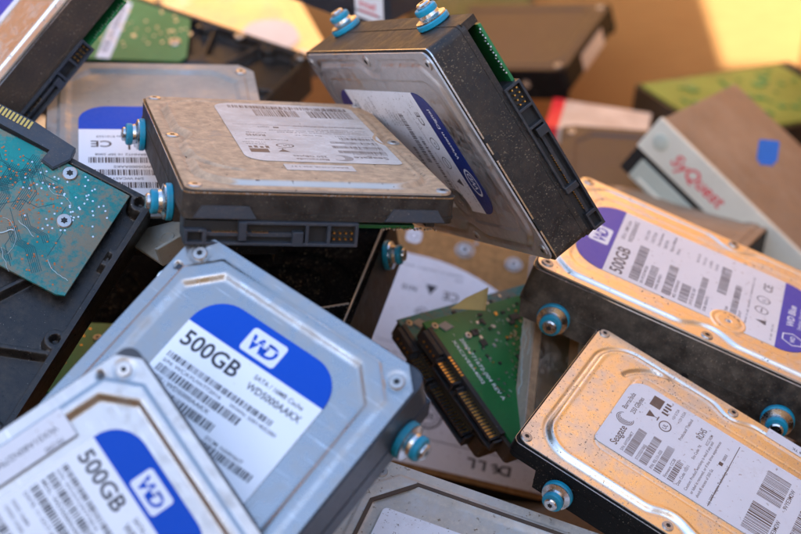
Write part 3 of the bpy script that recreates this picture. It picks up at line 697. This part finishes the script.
# F: tilted drive standing on its edge
f_ = jog_drive('F', 'hard_drive', 'drive standing on edge in the middle, gritty black connector end facing right', 'lid_brown', 'base_brown', 26.1, z_west, 'lid_jogged', mounts=((1, 56.6), (1, -45)), screws=ES)
label_wd_long(f_, 26.1+.22, 'navy', 'ink_soft', 'label_grey', old=True)
bb = MB(); bb.box(-47, 47, -73.8, -73.45, 24.3, 25.0, .1)
bb.build('edge_strip', 'steel', f_)
for x, w_, h_ in ((9, 2.2, 3.4), (1.5, 3.0, 2.4), (-30, 6, 1.0)):
    bb = MB(); bb.box(x-w_, x, -73.9, -73.1, 25.0-h_, 25.0, .15); bb.build('edge_notch', 'hole_shade', f_)  # dark blocks stand in for the shaded depth of notches
# I: grey drive behind C
i_ = octa_drive('I', 'hard_drive', 'dull grey drive behind the tan dusty one, bright blue band and upside-down CE mark', 'lid_grey', 'base_black')
li = sheet(rpoly(-26, 36, -4.6, 58, (.05,)*4), i_, 'label', 'label', 26.1-.42)
sheet(rpoly(-26, 36, -27, -4.2, (14, 14, .05, .05)), li, 'label_band', 'blue', 26.1-.41, .13)
p = Print(); p.text('CE', 21, 7, 8, 1); p.ring(8, 11, 3.4, .6); p.rect(13, 14, 7, 15); p.poly([(-2, 8), (4, 8), (1, 14)]); p.text('Pb-free E101559', 12, 2, 2.4, .6); p.text('CAUTION ICES-003', -18, 2, 2.4, .6)
p.bars(-2, 32, 22, 27, 71, pitch=.9); p.text('DCM HBRNHT2 10 SEP 2008', -2, 18.6, 2.5, .8); p.bars(-2, 34, 33, 38, 72, pitch=.9); p.text('WD5000AAKS', 4, 29.6, 2.7, .8); p.bars(-20, 30, 44, 49, 73, pitch=.9)
p.text('S/N WCASY2', 8, 40, 2.6, .8); p.build('printing', 'ink', li, 26.1-.25)
# G: top left, connector end on
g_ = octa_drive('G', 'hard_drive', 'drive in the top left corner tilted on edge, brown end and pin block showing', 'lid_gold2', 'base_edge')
gasket(g_, 26.1); board(g_, 'pcb_green'); connector(g_, 'plastic_grey')
lg = sheet(rpoly(-34, 24, -40, 40, (1,)*4), g_, 'label', 'label_worn', 26.1-.42)
sheet(rpoly(-34, 24, -36, -10, (1, 1, 10, 1)), lg, 'label_band', 'indigo', 26.1-.3, .04)
p = Print(); p.lines(-30, 22, [-12-3*k for k in range(1)], 1.4, 5); p.lines(-30, 22, [-39.0], 1.0, 6); p.build('printing', 'ink', lg, 26.1-.24)
# O: pale drive at the bottom
o_ = octa_drive('O', 'hard_drive', 'pale beige dusty drive at the bottom edge with a dark brown groove round its lid', 'lid_beige', 'side_grey', mounts=())
gr_ = MB(); oc = lambda hx, hy, ch: [(-hx, -hy+ch), (-hx+ch, -hy), (hx-ch, -hy), (hx, -hy+ch), (hx, hy-ch), (hx-ch, hy), (-hx+ch, hy), (-hx, hy-ch)]
po, pi_ = oc(43.6, 64.6, 15), oc(42.0, 63.0, 14.2)
vo = [[gr_.bm.verts.new((x, y, z)) for x, y in q] for q, z in ((po, 26.6), (po, 27.35), (pi_, 27.35), (pi_, 26.6))]
for r0, r1 in zip(vo, vo[1:]):
    for i in range(8): gr_.bm.faces.new((r0[i], r0[(i+1) % 8], r1[(i+1) % 8], r1[i]))
bmesh.ops.recalc_face_normals(gr_.bm, faces=gr_.bm.faces); gr_.build('groove_strip', 'brown_board', o_)  # dark strip drawn in place of the groove in the lid
lo = sheet(rpoly(-27, 38, -58, 30, (2,)*4), o_, 'label', 'label_grey', 26.1+.95, .1)
p = Print()
for k, s_ in enumerate(('Configure the drive', 'Primary / Slave', 'Serial ATA', 'SN 4MR0V5X', 'PN 9CC132', 'Date 07 452')): p.text(s_, -24, 50-6-k*4.4, 4.2, .8)
p.bars(-24, 10, 14, 20, 50, pitch=1); p.build('printing', 'ink_soft', lo, 26.1+1.1, 6, 3, 180)
# M: big labelled drive deep in the middle
m_ = thing('hard_drive', 'drive under a large pale label with DELL printed upside down, deep in the gap', 'hard drive', pose(*POSES['M'], SIZE['M']), GROUP)
casing(m_, 20, 'base_black'); plate('lid', 'lid_flat', roundhw(50.0, 73, 4), 73, z_flat, .8, 'lid_wall_tint', m_, 20)
sh = [(49, 66)]+[(49, 69)]+[(46, 70.5), (-46, 69)]+[(-47, -10)]+[(-47+30*math.sin(math.radians(t))*1.0-0, -10-0) for t in ()]
arc = [(-47+ (47+52)*t, -14-36*math.sin(math.pi*.5*min(1, t*1.25))) for t in [i/14 for i in range(1, 13)]]
lm_ = sheet([(49.8, 71), (-47.5, 70.5), (-47.5, -14)]+arc+[(49.8, -50)], m_, 'label', 'label_grey', 20.62)
p = Print()      # label axes equal drive axes: top of the lettering is +y
dx, dy = -30.5, 59.5
for (vs) in ([(0, 0), (2, 0), (4.6, 1), (5, 3), (4.6, 5), (2, 6), (0, 6), (0, 0)],): pass
p.text('D', -10-0, 0, .1)
p.v.clear(); p.f.clear()
p.text('D', -31.8, 60.5, 7.4, 2.0, sx=1.2); p.text('E', -24.6, 60.2, 6.6, 2.0, sx=1.0, rot=22); p.text('L', -19.6, 60.5, 7.4, 2.0, sx=1.15); p.text('L', -14.4, 60.5, 7.4, 2.0, sx=1.15)
p.rect(-40, 46, 55.6, 55.95); p.rect(-40, 46, 6, 6.3)
p.ring(13, 43, 7.2, .6, 40); p.ring(13, 43, 4.9, .35, 34)
for k in range(34):
    a_ = math.radians(k*360/34); p.poly([(13+r_*math.cos(a_+q), 43+r_*math.sin(a_+q)) for r_, q in ((7.1, -.05), (7.7, -.05), (7.7, .05), (7.1, .05))])
p.text('50', 9.6, 41.4, 4.6, 1.4)
for k in range(20):
    a_ = k*18; p.text('RoHSCOMPLIANTRoHS20x'[k], 13+5.3*math.cos(math.radians(90-a_)), 43+5.3*math.sin(math.radians(90-a_)), 1.7, .6, rot=-a_)
p.text('CE', 10, -31, 7, .8); p.poly([(22, -33), (28, -33), (25, -27)]); p.ring(27, -15, 3.3, .5); p.rect(24.5, 29.5, -15.3, -14.8); p.text('N10', 32, -30, 4.4, 1); p.text('UL', 25.8, -16.4, 2.6, .8)
p.lines(-6, 44, [-21, -24, -3, 0, 14, 11, 18], 1.5, 9); p.lines(10, 44, [-40, -43], 1.3, 10)
p.text('P/N 0WG358', -30, 30, 3.2, .8); p.bars(-38, 4, 34, 42, 60, pitch=1.0); p.text('HARD DRIVE 160GB SATA', -36, 24, 3.2, .8)
p.build('printing', 'ink', lm_, 20.78)
screw_obj(m_, 12.5, -60, 20.7, 3.4); screw_obj(m_, 7.3, -66, 20.2, 1.0)
bb = MB()
for x, y, r_ in ((12.5, -60, 5.0), (-14, -58, 4.4)): bb.lathe([(r_-1, .4), (r_-.7, 1.1), (r_, 1.1), (r_+.3, .5)], 32, c=(x, y, 20.1))
bb.build('spindle_ring', 'lid_brown', m_, True); screw_obj(m_, -14, -58, 20.7, 3.0)
st = sheet(rpoly(36, 44, -66, -57, (3, 3, 3, 3)), m_, 'sticker', 'label_grey', 20.8)
bb = Print(); bb.ring(40, -61.5, 2.6, .6); bb.build('printing', 'ink_soft', st, 20.97)
side_holes(m_, 20)

# ---- drives lying bottom up
def belly_up(key, label, mat, zf, zkey, matrix=None, H=26.1, mounts=(), lid='lid_grey'):
    r = thing('hard_drive', label, 'hard drive', matrix if matrix is not None else pose(*POSES[key], SIZE.get(key, 1)), GROUP)
    wm = 'base_brown' if key == 'L' else mat
    me = field(zkey, roundhw(50.8, 73.5, 3), 73.5, zf, 0, .6, flip=True)
    if me.materials: me = me.copy(); me.materials.clear()
    # underside relief plus straight side walls, one casting
    if not me.get('walled'):
        bm = bmesh.new(); bm.from_mesh(me); bm.free(); me['walled'] = 1
    finish('casing', me, mat, r)
    ring = rpoly(-50.8, 50.8, -73.5, 73.5, (3,)*4); b = MB(); n = len(ring)
    lo_ = [b.bm.verts.new((x, y, 0)) for x, y in ring]; hi_ = [b.bm.verts.new((x, y, H-1.1)) for x, y in ring]
    for i in range(n): b.bm.faces.new((lo_[i], lo_[(i+1) % n], hi_[(i+1) % n], hi_[i]))
    b.bm.faces.new(hi_); b.build('side_walls', wm, r)
    plate('lid', 'lid_flat', roundhw(50.0, 73, 4), 73, z_flat, .8, lid, r, H)
    for s, y in mounts: mount_screw(r, s, y)
    side_holes(r, H, mounts)
    return r
def flat_screw(parent, x, y, z=-.1, r=3.4):
    o = screw_obj(parent, x, y, z, r*.92, 'steel_dull', down=True); return o
# H: teal board, left
h_ = belly_up('H', 'bottom-up drive at the left edge with a dirty teal circuit board on charcoal ribs', 'base_rib', z_ribbed, 'belly_ribbed')
b = MB(); b.prism([(41.2, -70.0), (41.2, -18.5), (38, -17.2), (-48.5, -17.2), (-48.5, -52), (-49, -70.0)], -.9, .5, .12); pb = b.build('circuit_board', 'pcb_teal', h_); pb['label'] = 'dirty teal circuit board'
for x, y in ((15.5, -66.3), (24.5, -46.5), (-30, -30), (-44, -64)): flat_screw(h_, x, y, -.95, 3.5)
rng = random.Random(3); vi, vs_ = MB(), MB()
for cl in range(13):
    cx_, cy_ = rng.uniform(-40, 36), rng.uniform(-66, -22)
    tgt, nn = (vi, 26) if cl % 3 else (vs_, 22)
    for k in range(nn):
        x, y = cx_+rng.gauss(0, 6), cy_+rng.gauss(0, 6)
        if abs(x) < 39 and -69 < y < -19: tgt.lathe([(.42, -1.0), (.40, -.93)][::-1] if 0 else [(.42, -.90), (.42, -1.02)], 8, c=(x, y, 0))
for m2, nm, mt in ((vi, 'copper_pads', 'copper_pad'), (vs_, 'solder_pads', 'solder')):
    bmesh.ops.recalc_face_normals(m2.bm, faces=m2.bm.faces); m2.build(nm, mt, pb)
tr = MB()
def wire(b, pts, r=.2, seg=6):
    ps = [Vector(p) for p in pts]
    rings = []
    for i, q in enumerate(ps):
        d = (ps[min(i+1, len(ps)-1)]-ps[max(i-1, 0)]).normalized(); u = d.orthogonal().normalized() if i == 0 else (u_-d*u_.dot(d)).normalized(); u_ = u; v = d.cross(u)
        rings.append([b.bm.verts.new(q+u*r*math.cos(2*math.pi*k/seg)+v*r*math.sin(2*math.pi*k/seg)) for k in range(seg)])
    for r0, r1 in zip(rings, rings[1:]):
        for k in range(seg): b.bm.faces.new((r0[k], r0[(k+1) % seg], r1[(k+1) % seg], r1[k]))
tp = Print(); r2_ = random.Random(11)
def track(pr, pts, wd):
    for (xa, ya), (xb, yb) in zip(pts, pts[1:]):
        L_ = math.hypot(xb-xa, yb-ya)
        if L_ < 1e-3: continue
        nx_, ny_ = -(yb-ya)/L_*wd/2, (xb-xa)/L_*wd/2; pr.poly([(xa-nx_, ya-ny_), (xb-nx_, yb-ny_), (xb+nx_, yb+ny_), (xa+nx_, ya+ny_)])
for k in range(26):
    x, y = r2_.uniform(-40, 34), r2_.uniform(-67, -24); ang = r2_.choice((0, 45, 90, 135, 180, 225, 270, 315)); n_ = r2_.choice((1, 2, 4, 6)); segs = [(ang, r2_.uniform(4, 13)), (ang+r2_.choice((-45, 45)), r2_.uniform(3, 9)), (ang, r2_.uniform(3, 12))]
    for m_ in range(n_):
        px_, py_ = x+m_*.75*math.sin(math.radians(ang)), y-m_*.75*math.cos(math.radians(ang)); pts = [(px_, py_)]
        for a1, l1 in segs:
            px_ += l1*math.cos(math.radians(a1)); py_ += l1*math.sin(math.radians(a1)); pts.append((px_, py_))
        if all(-46 < a_ < 39.5 and -68.5 < b2_ < -18.6 for a_, b2_ in pts): track(tp, [(-a_, b2_) for a_, b2_ in pts], .28)
tp.build('tracks', 'track_teal', pb, -.93, z_up=False)
for k in range(6):   # crumpled clear film and glue strings across the board
    x, y = rng.uniform(-12, 33), rng.uniform(-60, -24); L_ = rng.uniform(9, 20); a_ = rng.uniform(-.5, .9); cu = rng.uniform(-.16, .16)
    pts = []
    for i in range(12): pts.append((x, y, -1.1-rng.uniform(0, .25))); x += math.cos(a_)*L_/11; y += math.sin(a_)*L_/11; a_ += cu+rng.uniform(-.45, .45)
    wire(tr, [q for q in pts if q[0] < 40], rng.choice((.07, .1, .16, .26)))
tr.build('plastic_strings', 'foil', h_, True)
b = MB(); b.prism([(-46, -79), (-8, -79), (12, -77), (13, -71), (9, -64), (3, -65), (4, -71), (-46, -71)], -3.2, 1.0, .4); cn = b.build('connector', 'plastic_grey', h_)
cn['label'] = 'dusty grey plastic cover over the connector'
b = MB()
for k in range(12): b.box(-28+k*1.7, -27+k*1.7, -78.3, -74.6, -3.5, -3.18, .05)
b.build('contacts', 'gold', cn)
# K: far bottom-up drive, green board with bar code sticker
k_ = belly_up('K', 'far bottom-up drive at the top with a light green board carrying a barcode sticker', 'base_rib', z_ribbed, 'belly_ribbed')
b = MB(); b.prism([(47, -72), (46, -12), (40, -8), (12, 9), (6, 8), (-18, -42), (-30, -72)], -1.0, .4, .1); pk = b.build('circuit_board', 'pcb_light', k_)
st = sheet([(41, -62), (42, -53), (-12, -30), (-15, -38)], k_, 'sticker', 'label', -1.15, .12)
b = MB()
for k in range(26):
    t = .06+k*.034; x, y = 41-54*t, -61+22*t; wd = random.choice((.5, .8, 1.1)); b.prism([(x, y+.9), (x-wd, y+.9+wd*.4), (x-wd+.2, y+6+wd*.4), (x+.2, y+6)], -1.22, -1.16)
b.build('printing', 'ink_soft', st)
for x, y in ((21, -6), (44, -66)): flat_screw(k_, x, y, -1.0, 4)
b = MB(); rng = random.Random(5)
for _ in range(60):
    x, y = rng.uniform(0, 44), rng.uniform(-60, 0)
    if y < -42+(18+x)*.9 and y > -70: b.box(x, x+rng.uniform(.6, 2.2), y, y+rng.uniform(.5, 1.6), -1.5, -.98)
b.build('solder_joints', 'solder', pk)
for x, y in ((48, 24), (48, 68), (48, -66)): flat_screw(k_, x*.97, y, -.1, 3.6)
# L: glossy dusty underside below the tan drive
l_ = belly_up('L', 'black dusty bottom-up drive under the tan one, brown side with a blue cushioned screw', 'belly_black', z_disc, 'belly_disc', mounts=((1, -45),))
for (ax, ay, bx, by) in ((46, 6, -20, 24), (46, 24, -30, 42), (47.4, -70, 47.4, 70)):
    b = MB(); dx_, dy_ = bx-ax, by-ay; L_ = math.hypot(dx_, dy_); nx_, ny_ = -dy_/L_*.45, dx_/L_*.45
    b.prism([(ax-nx_, ay-ny_), (ax+nx_, ay+ny_), (bx+nx_, by+ny_), (bx-nx_, by-ny_)], .3 if ax < 47 else -.15, .9); b.build('machined_edge', 'lid_grey', l_)  # bare-metal strips added along ribs and rim as thin highlights
# U: lower bottom-up drive, green board peeking out
u_ = belly_up('U', 'black bottom-up drive sunk in the gap left of the blue labels, green board corner showing', 'belly_black', z_disc, 'belly_disc')
b = MB(); b.prism([(22, 12), (38, 12), (44, 17), (44, 66), (-20, 66), (-20, 52)], -1.2, .3, .1); pu = b.build('circuit_board', 'pcb_deep', u_)
b = MB()
for x, y in ((27, 17), (26, 23), (27, 30), (33, 36), (24, 44), (30, 50), (22, 56)): b.lathe([(.6, -1.2), (.6, -1.35)], 14, c=(x, y, 0))
bmesh.ops.recalc_face_normals(b.bm, faces=b.bm.faces); b.build('solder_pads', 'gold', pu)
flat_screw(u_, 33, 24, -1.2, 2.4)

# ---- small laptop drives
def small_drive(matrix, label, lid='lid_case', up=False, pcb='pcb_green'):
    r = thing('laptop_drive', label, 'laptop drive', matrix, 'small laptop drives in the middle gap')
    b = MB(); b.prism(rpoly(-35, 35, -49, 50, (2,)*4), 1.2, 9.3, .5); b.build('casing', 'base_edge' if not up else lid, r)
    if not up:
        b = MB(); b.prism([(34.6, -49.5), (34.6, 40), (-34.6, 40), (-34.6, -47.2), (29, -47.2), (29, -49.5)], -.2, .9, .08); p_ = b.build('circuit_board', pcb, r)
        c = MB(); c.box(-26.5, 31, -49.9, -47.6, -1.0, 6.6, .3)
        c.box(17, 30.5, -52.5, -49.8, -.6, 6.4, .3)                             # pin well block
        c.box(-27.5, 16.6, -54.4, -49.9, 5.6, 6.6, .2)
        for x in (16.6, 3.4, .6, -27.5): c.box(x-1.1, x, -54.38, -49.85, .9, 6.4, .15)
        c.box(3.6, 15.6, -54.0, -49.9, 2.0, 3.4, .1); c.box(-26.2, -.4, -54.0, -49.9, 2.0, 3.4, .1)
        o = c.build('connector', 'plastic', r)
        g = MB()
        for k in range(7): g.box(13.7-k*1.6, 14.6-k*1.6, -53.9, -49.9, 1.85, 2.05)
        for k in range(15): g.box(-2.5-k*1.62, -1.6-k*1.62, -53.9, -49.9, 1.85, 2.05)
        for k in range(7): g.box(13.7-k*1.6, 14.6-k*1.6, -52.4+2.5, -51+2.5, -1.0-.12, -.95)
        g.build('contacts', 'gold', o)
        g = MB()
        for k in range(4): g.box(26.6-k*2.6, 27.4-k*2.6, -52.9, -52, 2.4, 3.2)
        g.build('jumper_pins', 'gold', o)
        rng = random.Random(9); g = MB(); h = MB()
        for _ in range(230):
            x, y = rng.gauss(0, 16), rng.gauss(-8, 17)
            if abs(x) < 32 and -41 < y < 38: (g if rng.random() < .75 else h).box(x, x+rng.uniform(.4, 1.9), y, y+rng.uniform(.4, 1.4), -.5, -.18)
        g.build('solder_pads', 'solder', p_); h.build('copper_pads', 'gold', p_)
        g = MB(); h = MB()
        for _ in range(70):
            x, y = rng.uniform(-31, 30), rng.uniform(-38, 34); w_ = rng.choice((.7, .9, 1.2, 1.8, 3.2))
            if not (-26 < x < 12 and -44 < y < -33): g.box(x, x+w_, y, y+w_*rng.choice((.5, 1, 1.6)), -.9, -.18, .08)
        for _ in range(90):
            x, y = rng.uniform(-32, 31), rng.uniform(-40, 36)
            if not (-26 < x < 12 and -44 < y < -33): h.box(x, x+rng.uniform(.2, 1.4), y, y+.18, -.25, -.19)
        g.build('chips', 'chip', p_); h.build('silkscreen', 'white_ink', p_)
        pr = Print(); pr.text('2060-771672-004 REV A', -26, 0, 2.7, .5, rot=0, width=34); pr.text('XXC2VE8A4002', -26, -4, 2.4, .5, width=24)
        pr.build('board_print', 'white_ink', p_, -.24, 4, -38, 0, z_up=False)
        for x, y in ((31, -45.5), (22, -33), (-31, 36), (31, 36)): flat_screw(r, x, y, -.3, 1.9)
        g = MB(); g.prism([(27, -42), (31, -44), (32, -39), (28, -36.5)], -.9, -.2, .3); g.build('shock_sensor', 'lid_grey', r)
        g = MB(); g.lathe([(5.2, -.1), (5.2, -.45)], 30, c=(-25, -20, 0)); bmesh.ops.recalc_face_normals(g.bm, faces=g.bm.faces); g.build('sticker', 'label', r)
    return r
mn = pose(*POSES['N'], SIZE['N']); small_drive(mn, 'upper laptop drive with bright green board and gold contacts over the DELL label')
m2 = mn @ Matrix.Translation((11*MM, -2.0*MM, 10.6*MM)); small_drive(m2, 'lower laptop drive of the stacked pair, only its black connector showing', pcb='pcb_teal')
# R: bare steel slim drive wedged between board and golden lid
r_ = thing('laptop_drive', 'bare steel slim drive wedged between the green board and the golden lid', 'laptop drive', pose(*POSES['R'], SIZE['R']), 'small laptop drives in the middle gap')
b = MB(); b.prism(rpoly(-35, 35, -50, 50, (2,)*4), 0, 9.0, .5); b.build('casing', 'lid_beige', r_)  # pale dusty finish brightens the steel, standing in for light on its side
b = MB(); b.prism(rpoly(-34.3, 34.3, -49.3, 49.3, (2,)*4), 9.0, 9.7, .25); b.build('lid', 'lid_tan', r_)  # tan finish stands in for brown-gold light on the lid
b = MB(); b.prism(rpoly(-31, -14, -44, 30, (5,)*4), 9.72, 10.3, .5); b.build('raised_panel', 'lid_gold2', r_)
sheet(rpoly(-8, 30, -44, 44, (1,)*4), r_, 'label', 'label_grey', 9.75)
b = MB(); rng = random.Random(12)
for k in range(7):
    y = rng.uniform(-45, 40); pts = []; z = rng.uniform(1.5, 7)
    for i in range(8): pts.append((-35.25-rng.uniform(0, .5), y, min(8.6, max(.6, z)))); y += rng.uniform(1, 3); z += rng.uniform(-1.6, 1.6)
    wire(b, pts, .22)
b.build('plastic_strings', 'foil', r_, True)

# ------------------------------------------------------------ background things
# Q: cream fronted removable drive
q = thing('disk_drive', 'cream fronted disk drive with red lettering on its bezel, behind the violet labelled drive', 'disk drive', place((-74, 0, 41), (660, 118), .90*1000, -33, -15, 28))
b = MB(); b.box(-73, 73, 4, 130, .5, 40.5, .8); b.build('housing', 'tan_steel', q)
b = MB(); b.box(-74, 74, 0, 4.2, 17.5, 41.4, .8); bz = b.build('bezel', 'cream', q)
b = MB(); b.box(-66, 74, .6, 4.1, -1, 13.2, .8); dr = b.build('door_flap', 'cream_dark', q)
b = MB(); b.box(-60, 70, -.1, .8, 1.2, 3.2, .3); b.build('door_lip', 'cream', dr)
b = MB(); b.box(-73.5, 73.5, 2.2, 4.1, 13, 17.6); b.box(-73.5, -66.4, 1.2, 4.1, -.8, 13.4, .2); b.build('slot', 'hole_shade', q)
p = Print(); p.text('SyQuest', 0, 0, 12, 1.4, width=40, shear=.2); o = p.build('lettering', 'red_ink', bz, 0); o.rotation_euler = (math.radians(90), 0, 0); o.location = (-52*MM, -.06*MM, 25*MM)
b = MB(); b.lathe([(5, 0), (5, .7), (4.3, 1.0)], 30); o = b.build('eject_button', 'cream_dark', q, True); o.rotation_euler = (math.radians(90), 0, 0); o.location = (-64*MM, 0, 30*MM)
# R2: green boarded drive far right
r2 = belly_up(None, 'far drive lying bottom up with an olive green board, right of the dark drives', 'base_rib', z_ribbed, 'belly_ribbed', matrix=place((50.8, -73.5, 0), (634, 84), 1120, -64+0, -6, -4, flip=True))
b = MB(); b.box(-47, 47, -70, 60, -1.0, .5, .1); bo = b.build('circuit_board', 'pcb_olive', r2)
b = MB(); rng = random.Random(21)
for _ in range(40):
    x, y = rng.uniform(-42, 40), rng.uniform(-66, 52); b.box(x, x+rng.uniform(1, 9), y, y+rng.uniform(1, 8), -2.0, -.98, .2)
b.build('chips', 'pcb_light', bo)
tb = thing('plastic_tab', 'small blue plastic tab caught beside the olive green board', 'plastic tab', place((0, 0, 0), (768, 151), 880, -12, 62, 8))
b = MB(); b.prism(rpoly(-6, 6, -6.5, 6.5, (1.5,)*4), -.6, .6, .2); b.build('tab', 'tape_blue', tb); b = MB(); b.box(-4, 4, -8.4, -6.3, -1.4, 1.4, .3); b.build('hinge', 'tape_blue', tb)
# S: dark boxy drive far back, and the one it lies beside
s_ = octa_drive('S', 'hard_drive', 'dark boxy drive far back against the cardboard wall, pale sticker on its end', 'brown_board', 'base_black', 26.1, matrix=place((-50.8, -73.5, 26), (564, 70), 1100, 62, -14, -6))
s_['category'] = 'hard drive'
st = MB(); st.box(-20, 22, -73.8, -73.5, 6, 20, .05); st = st.build('sticker', 'label_dusty', s_)
b = MB(); b.lathe([(3.4, 0), (3.2, .8)], 20, c=(-50.9, -40, 14), axis='-x'); b.build('screw', 'steel', s_)
# T: white carton with red edge, brown cover
t_ = thing('small_carton', 'flat white carton with a red corner lying among the far drives', 'carton', place((-50, -35, 12), (545, 126), 1060, -12, -8, 3))
b = MB(); b.box(-50, 22, -35, 20, 0, 12, .6); cb = b.build('carton_body', 'label_dusty', t_); b = MB(); b.box(-50.3, -41, -35.4, 20.3, -.2, 12.3, .5); b.build('printed_edge', 'red_ink', cb)
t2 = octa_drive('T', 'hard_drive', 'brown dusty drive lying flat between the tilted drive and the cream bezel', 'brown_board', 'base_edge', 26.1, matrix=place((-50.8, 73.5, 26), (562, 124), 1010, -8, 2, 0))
t3 = octa_drive('T', 'hard_drive', 'dark drive half hidden behind the violet labelled one, next to the cream bezel', 'tan_steel', 'base_black', 26.1, matrix=place((-50.8, 73.5, 26), (612, 184), 935, -25, -22, 0)); board(t3, 'pcb_green'); connector(t3, 'plastic')
# V: dark drive behind the tilted one, with sticker
v_ = octa_drive('V', 'hard_drive', 'dark blue-black drive peeking over the tilted drive, tiny red and white sticker', 'side_blue', 'side_blue', 26.1, matrix=place((-50.8, -73.5, 26), (386, -9), 800, 48, -2, 0))
b = MB(); b.box(-51.0, -50.7, -71, -50, 5, 21, .05); st = b.build('sticker', 'label', v_)
p = Print(); p.text('intel', 0, 0, 6, 1, width=12); p.rect(0, 14, -3, -2); o = p.build('printing', 'red_ink', st, 0); o.rotation_euler = (math.radians(90), 0, math.radians(-90)); o.location = (-51.06*MM, -53*MM, 12*MM)
# P: golden drive beyond the black rim
pg = octa_drive('P', 'hard_drive', 'bright golden lid with a worn white label beyond the black rim at the top', 'lid_gold2', 'side_grey', 26.1, matrix=place((50.8, -73.5, 26), (330, 52), 1080, 18, 2, 0))
sheet(rpoly(-4, 36, -60, -14, (19,)*4), pg, 'label', 'label_worn', 26.1-.42, .8)
# green board drive behind S
gx = belly_up(None, 'farthest drive behind the dark boxy one, mossy green board up', 'base_rib', z_ribbed, 'belly_ribbed', matrix=place((0, -73.5, 0), (480, 20), 1215, 8, 4, 3, flip=True))
b = MB(); b.box(-47, 47, -70, 30, -1.0, .5, .1); b.build('circuit_board', 'pcb_dim', gx)

# ------------------------------------------------------------ scraps
pp_ = thing('paper_scrap', 'torn yellowed paper scrap poking up behind the green board', 'paper', place((0, 0, 0), (470, 300), 690, 0, 40, 0))
b = MB(); b.prism([(-9, -4), (7, -5), (8.5, 6), (-2, 1)], -.12, .12); b.build('paper', 'paper_yellow', pp_); b = MB(); b.prism([(6.8, -5), (8.6, 5.8), (8.1, 6.0), (6.2, -4.6)], .12, .9); b.build('fold', 'paper_yellow', pp_)
br = thing('metal_bracket', 'grimy grey bent bracket beside the front silver drive corner, under the tan drive', 'bracket', place((0, 0, 0), (166, 238), 628, -38, 14, 0))
b = MB(); b.prism([(-13, -10), (8, -12), (13, 3), (9, 13), (-4, 10), (-14, 4)], -1, 1, .3); b.prism([(8, -12), (9.6, -12), (14.6, 3), (13, 3)], -1, 9, .2); pl = b.build('plate', 'bracket', br)
b = MB(); b.lathe([(3.2, 1.0), (3.0, 1.25), (2.4, 1.25), (2.2, 1.05)], 26, c=(1, 0, 0)); b.build('rivet', 'bracket', br, True)

# ------------------------------------------------------------ drives filling the heap below
rng = random.Random(4)
fill = [((480, 250), 880, 30, 'tan drive buried directly under the DELL labelled one'), ((560, 500), 770, 30, 'tan drive at the bottom edge between the pale beige and the golden drives'),
        ((770, 350), 860, 15, 'brown drive sunk below the violet labelled drive at the right edge'), ((150, 330), 800, 20, 'brown drive at the bottom of the heap under the teal boarded one'), ((600, 250), 940, -20, 'brown drive at the bottom of the heap under the tilted one'), ((660, 200), 1120, 35, 'brown drive at the bottom of the heap behind the cream bezel'), ((250, 140), 1040, 50, 'brown drive under the black ribbed one at the back')]
protoA = octa_drive('X', 'hard_drive', fill[0][3], 'tan_steel', 'base_edge', 26.1, matrix=place((0, 0, 26), *fill[0][:3], 5, 5)); board(protoA, 'pcb_green'); 
def dup(root, matrix):
    r = root.copy(); COL.objects.link(r); r.matrix_world = matrix
    for ch in list(root.children):
        cc = ch.copy(); COL.objects.link(cc); cc.parent = r
        for g in ch.children:
            d = g.copy(); COL.objects.link(d); d.parent = cc
    return r
for k_, q_ in enumerate([((420, 330), 900), ((520, 330), 930), ((640, 380), 900), ((740, 480), 860), ((120, 120), 1000), ((340, 180), 980), ((480, 160), 1080), ((600, 300), 1020), ((720, 280), 1020), ((200, 420), 800), ((460, 400), 960)]):
    fill.append((q_[0], q_[1], 37*k_, 'brown dusty drive at the very bottom of the heap, under all the others'))
for (px, Z, yaw, lb) in fill[1:]:
    dd = dup(protoA, place((0, 0, 26), px, Z, yaw, rng.uniform(-7, 7), rng.uniform(-7, 7))); dd['label'] = lb
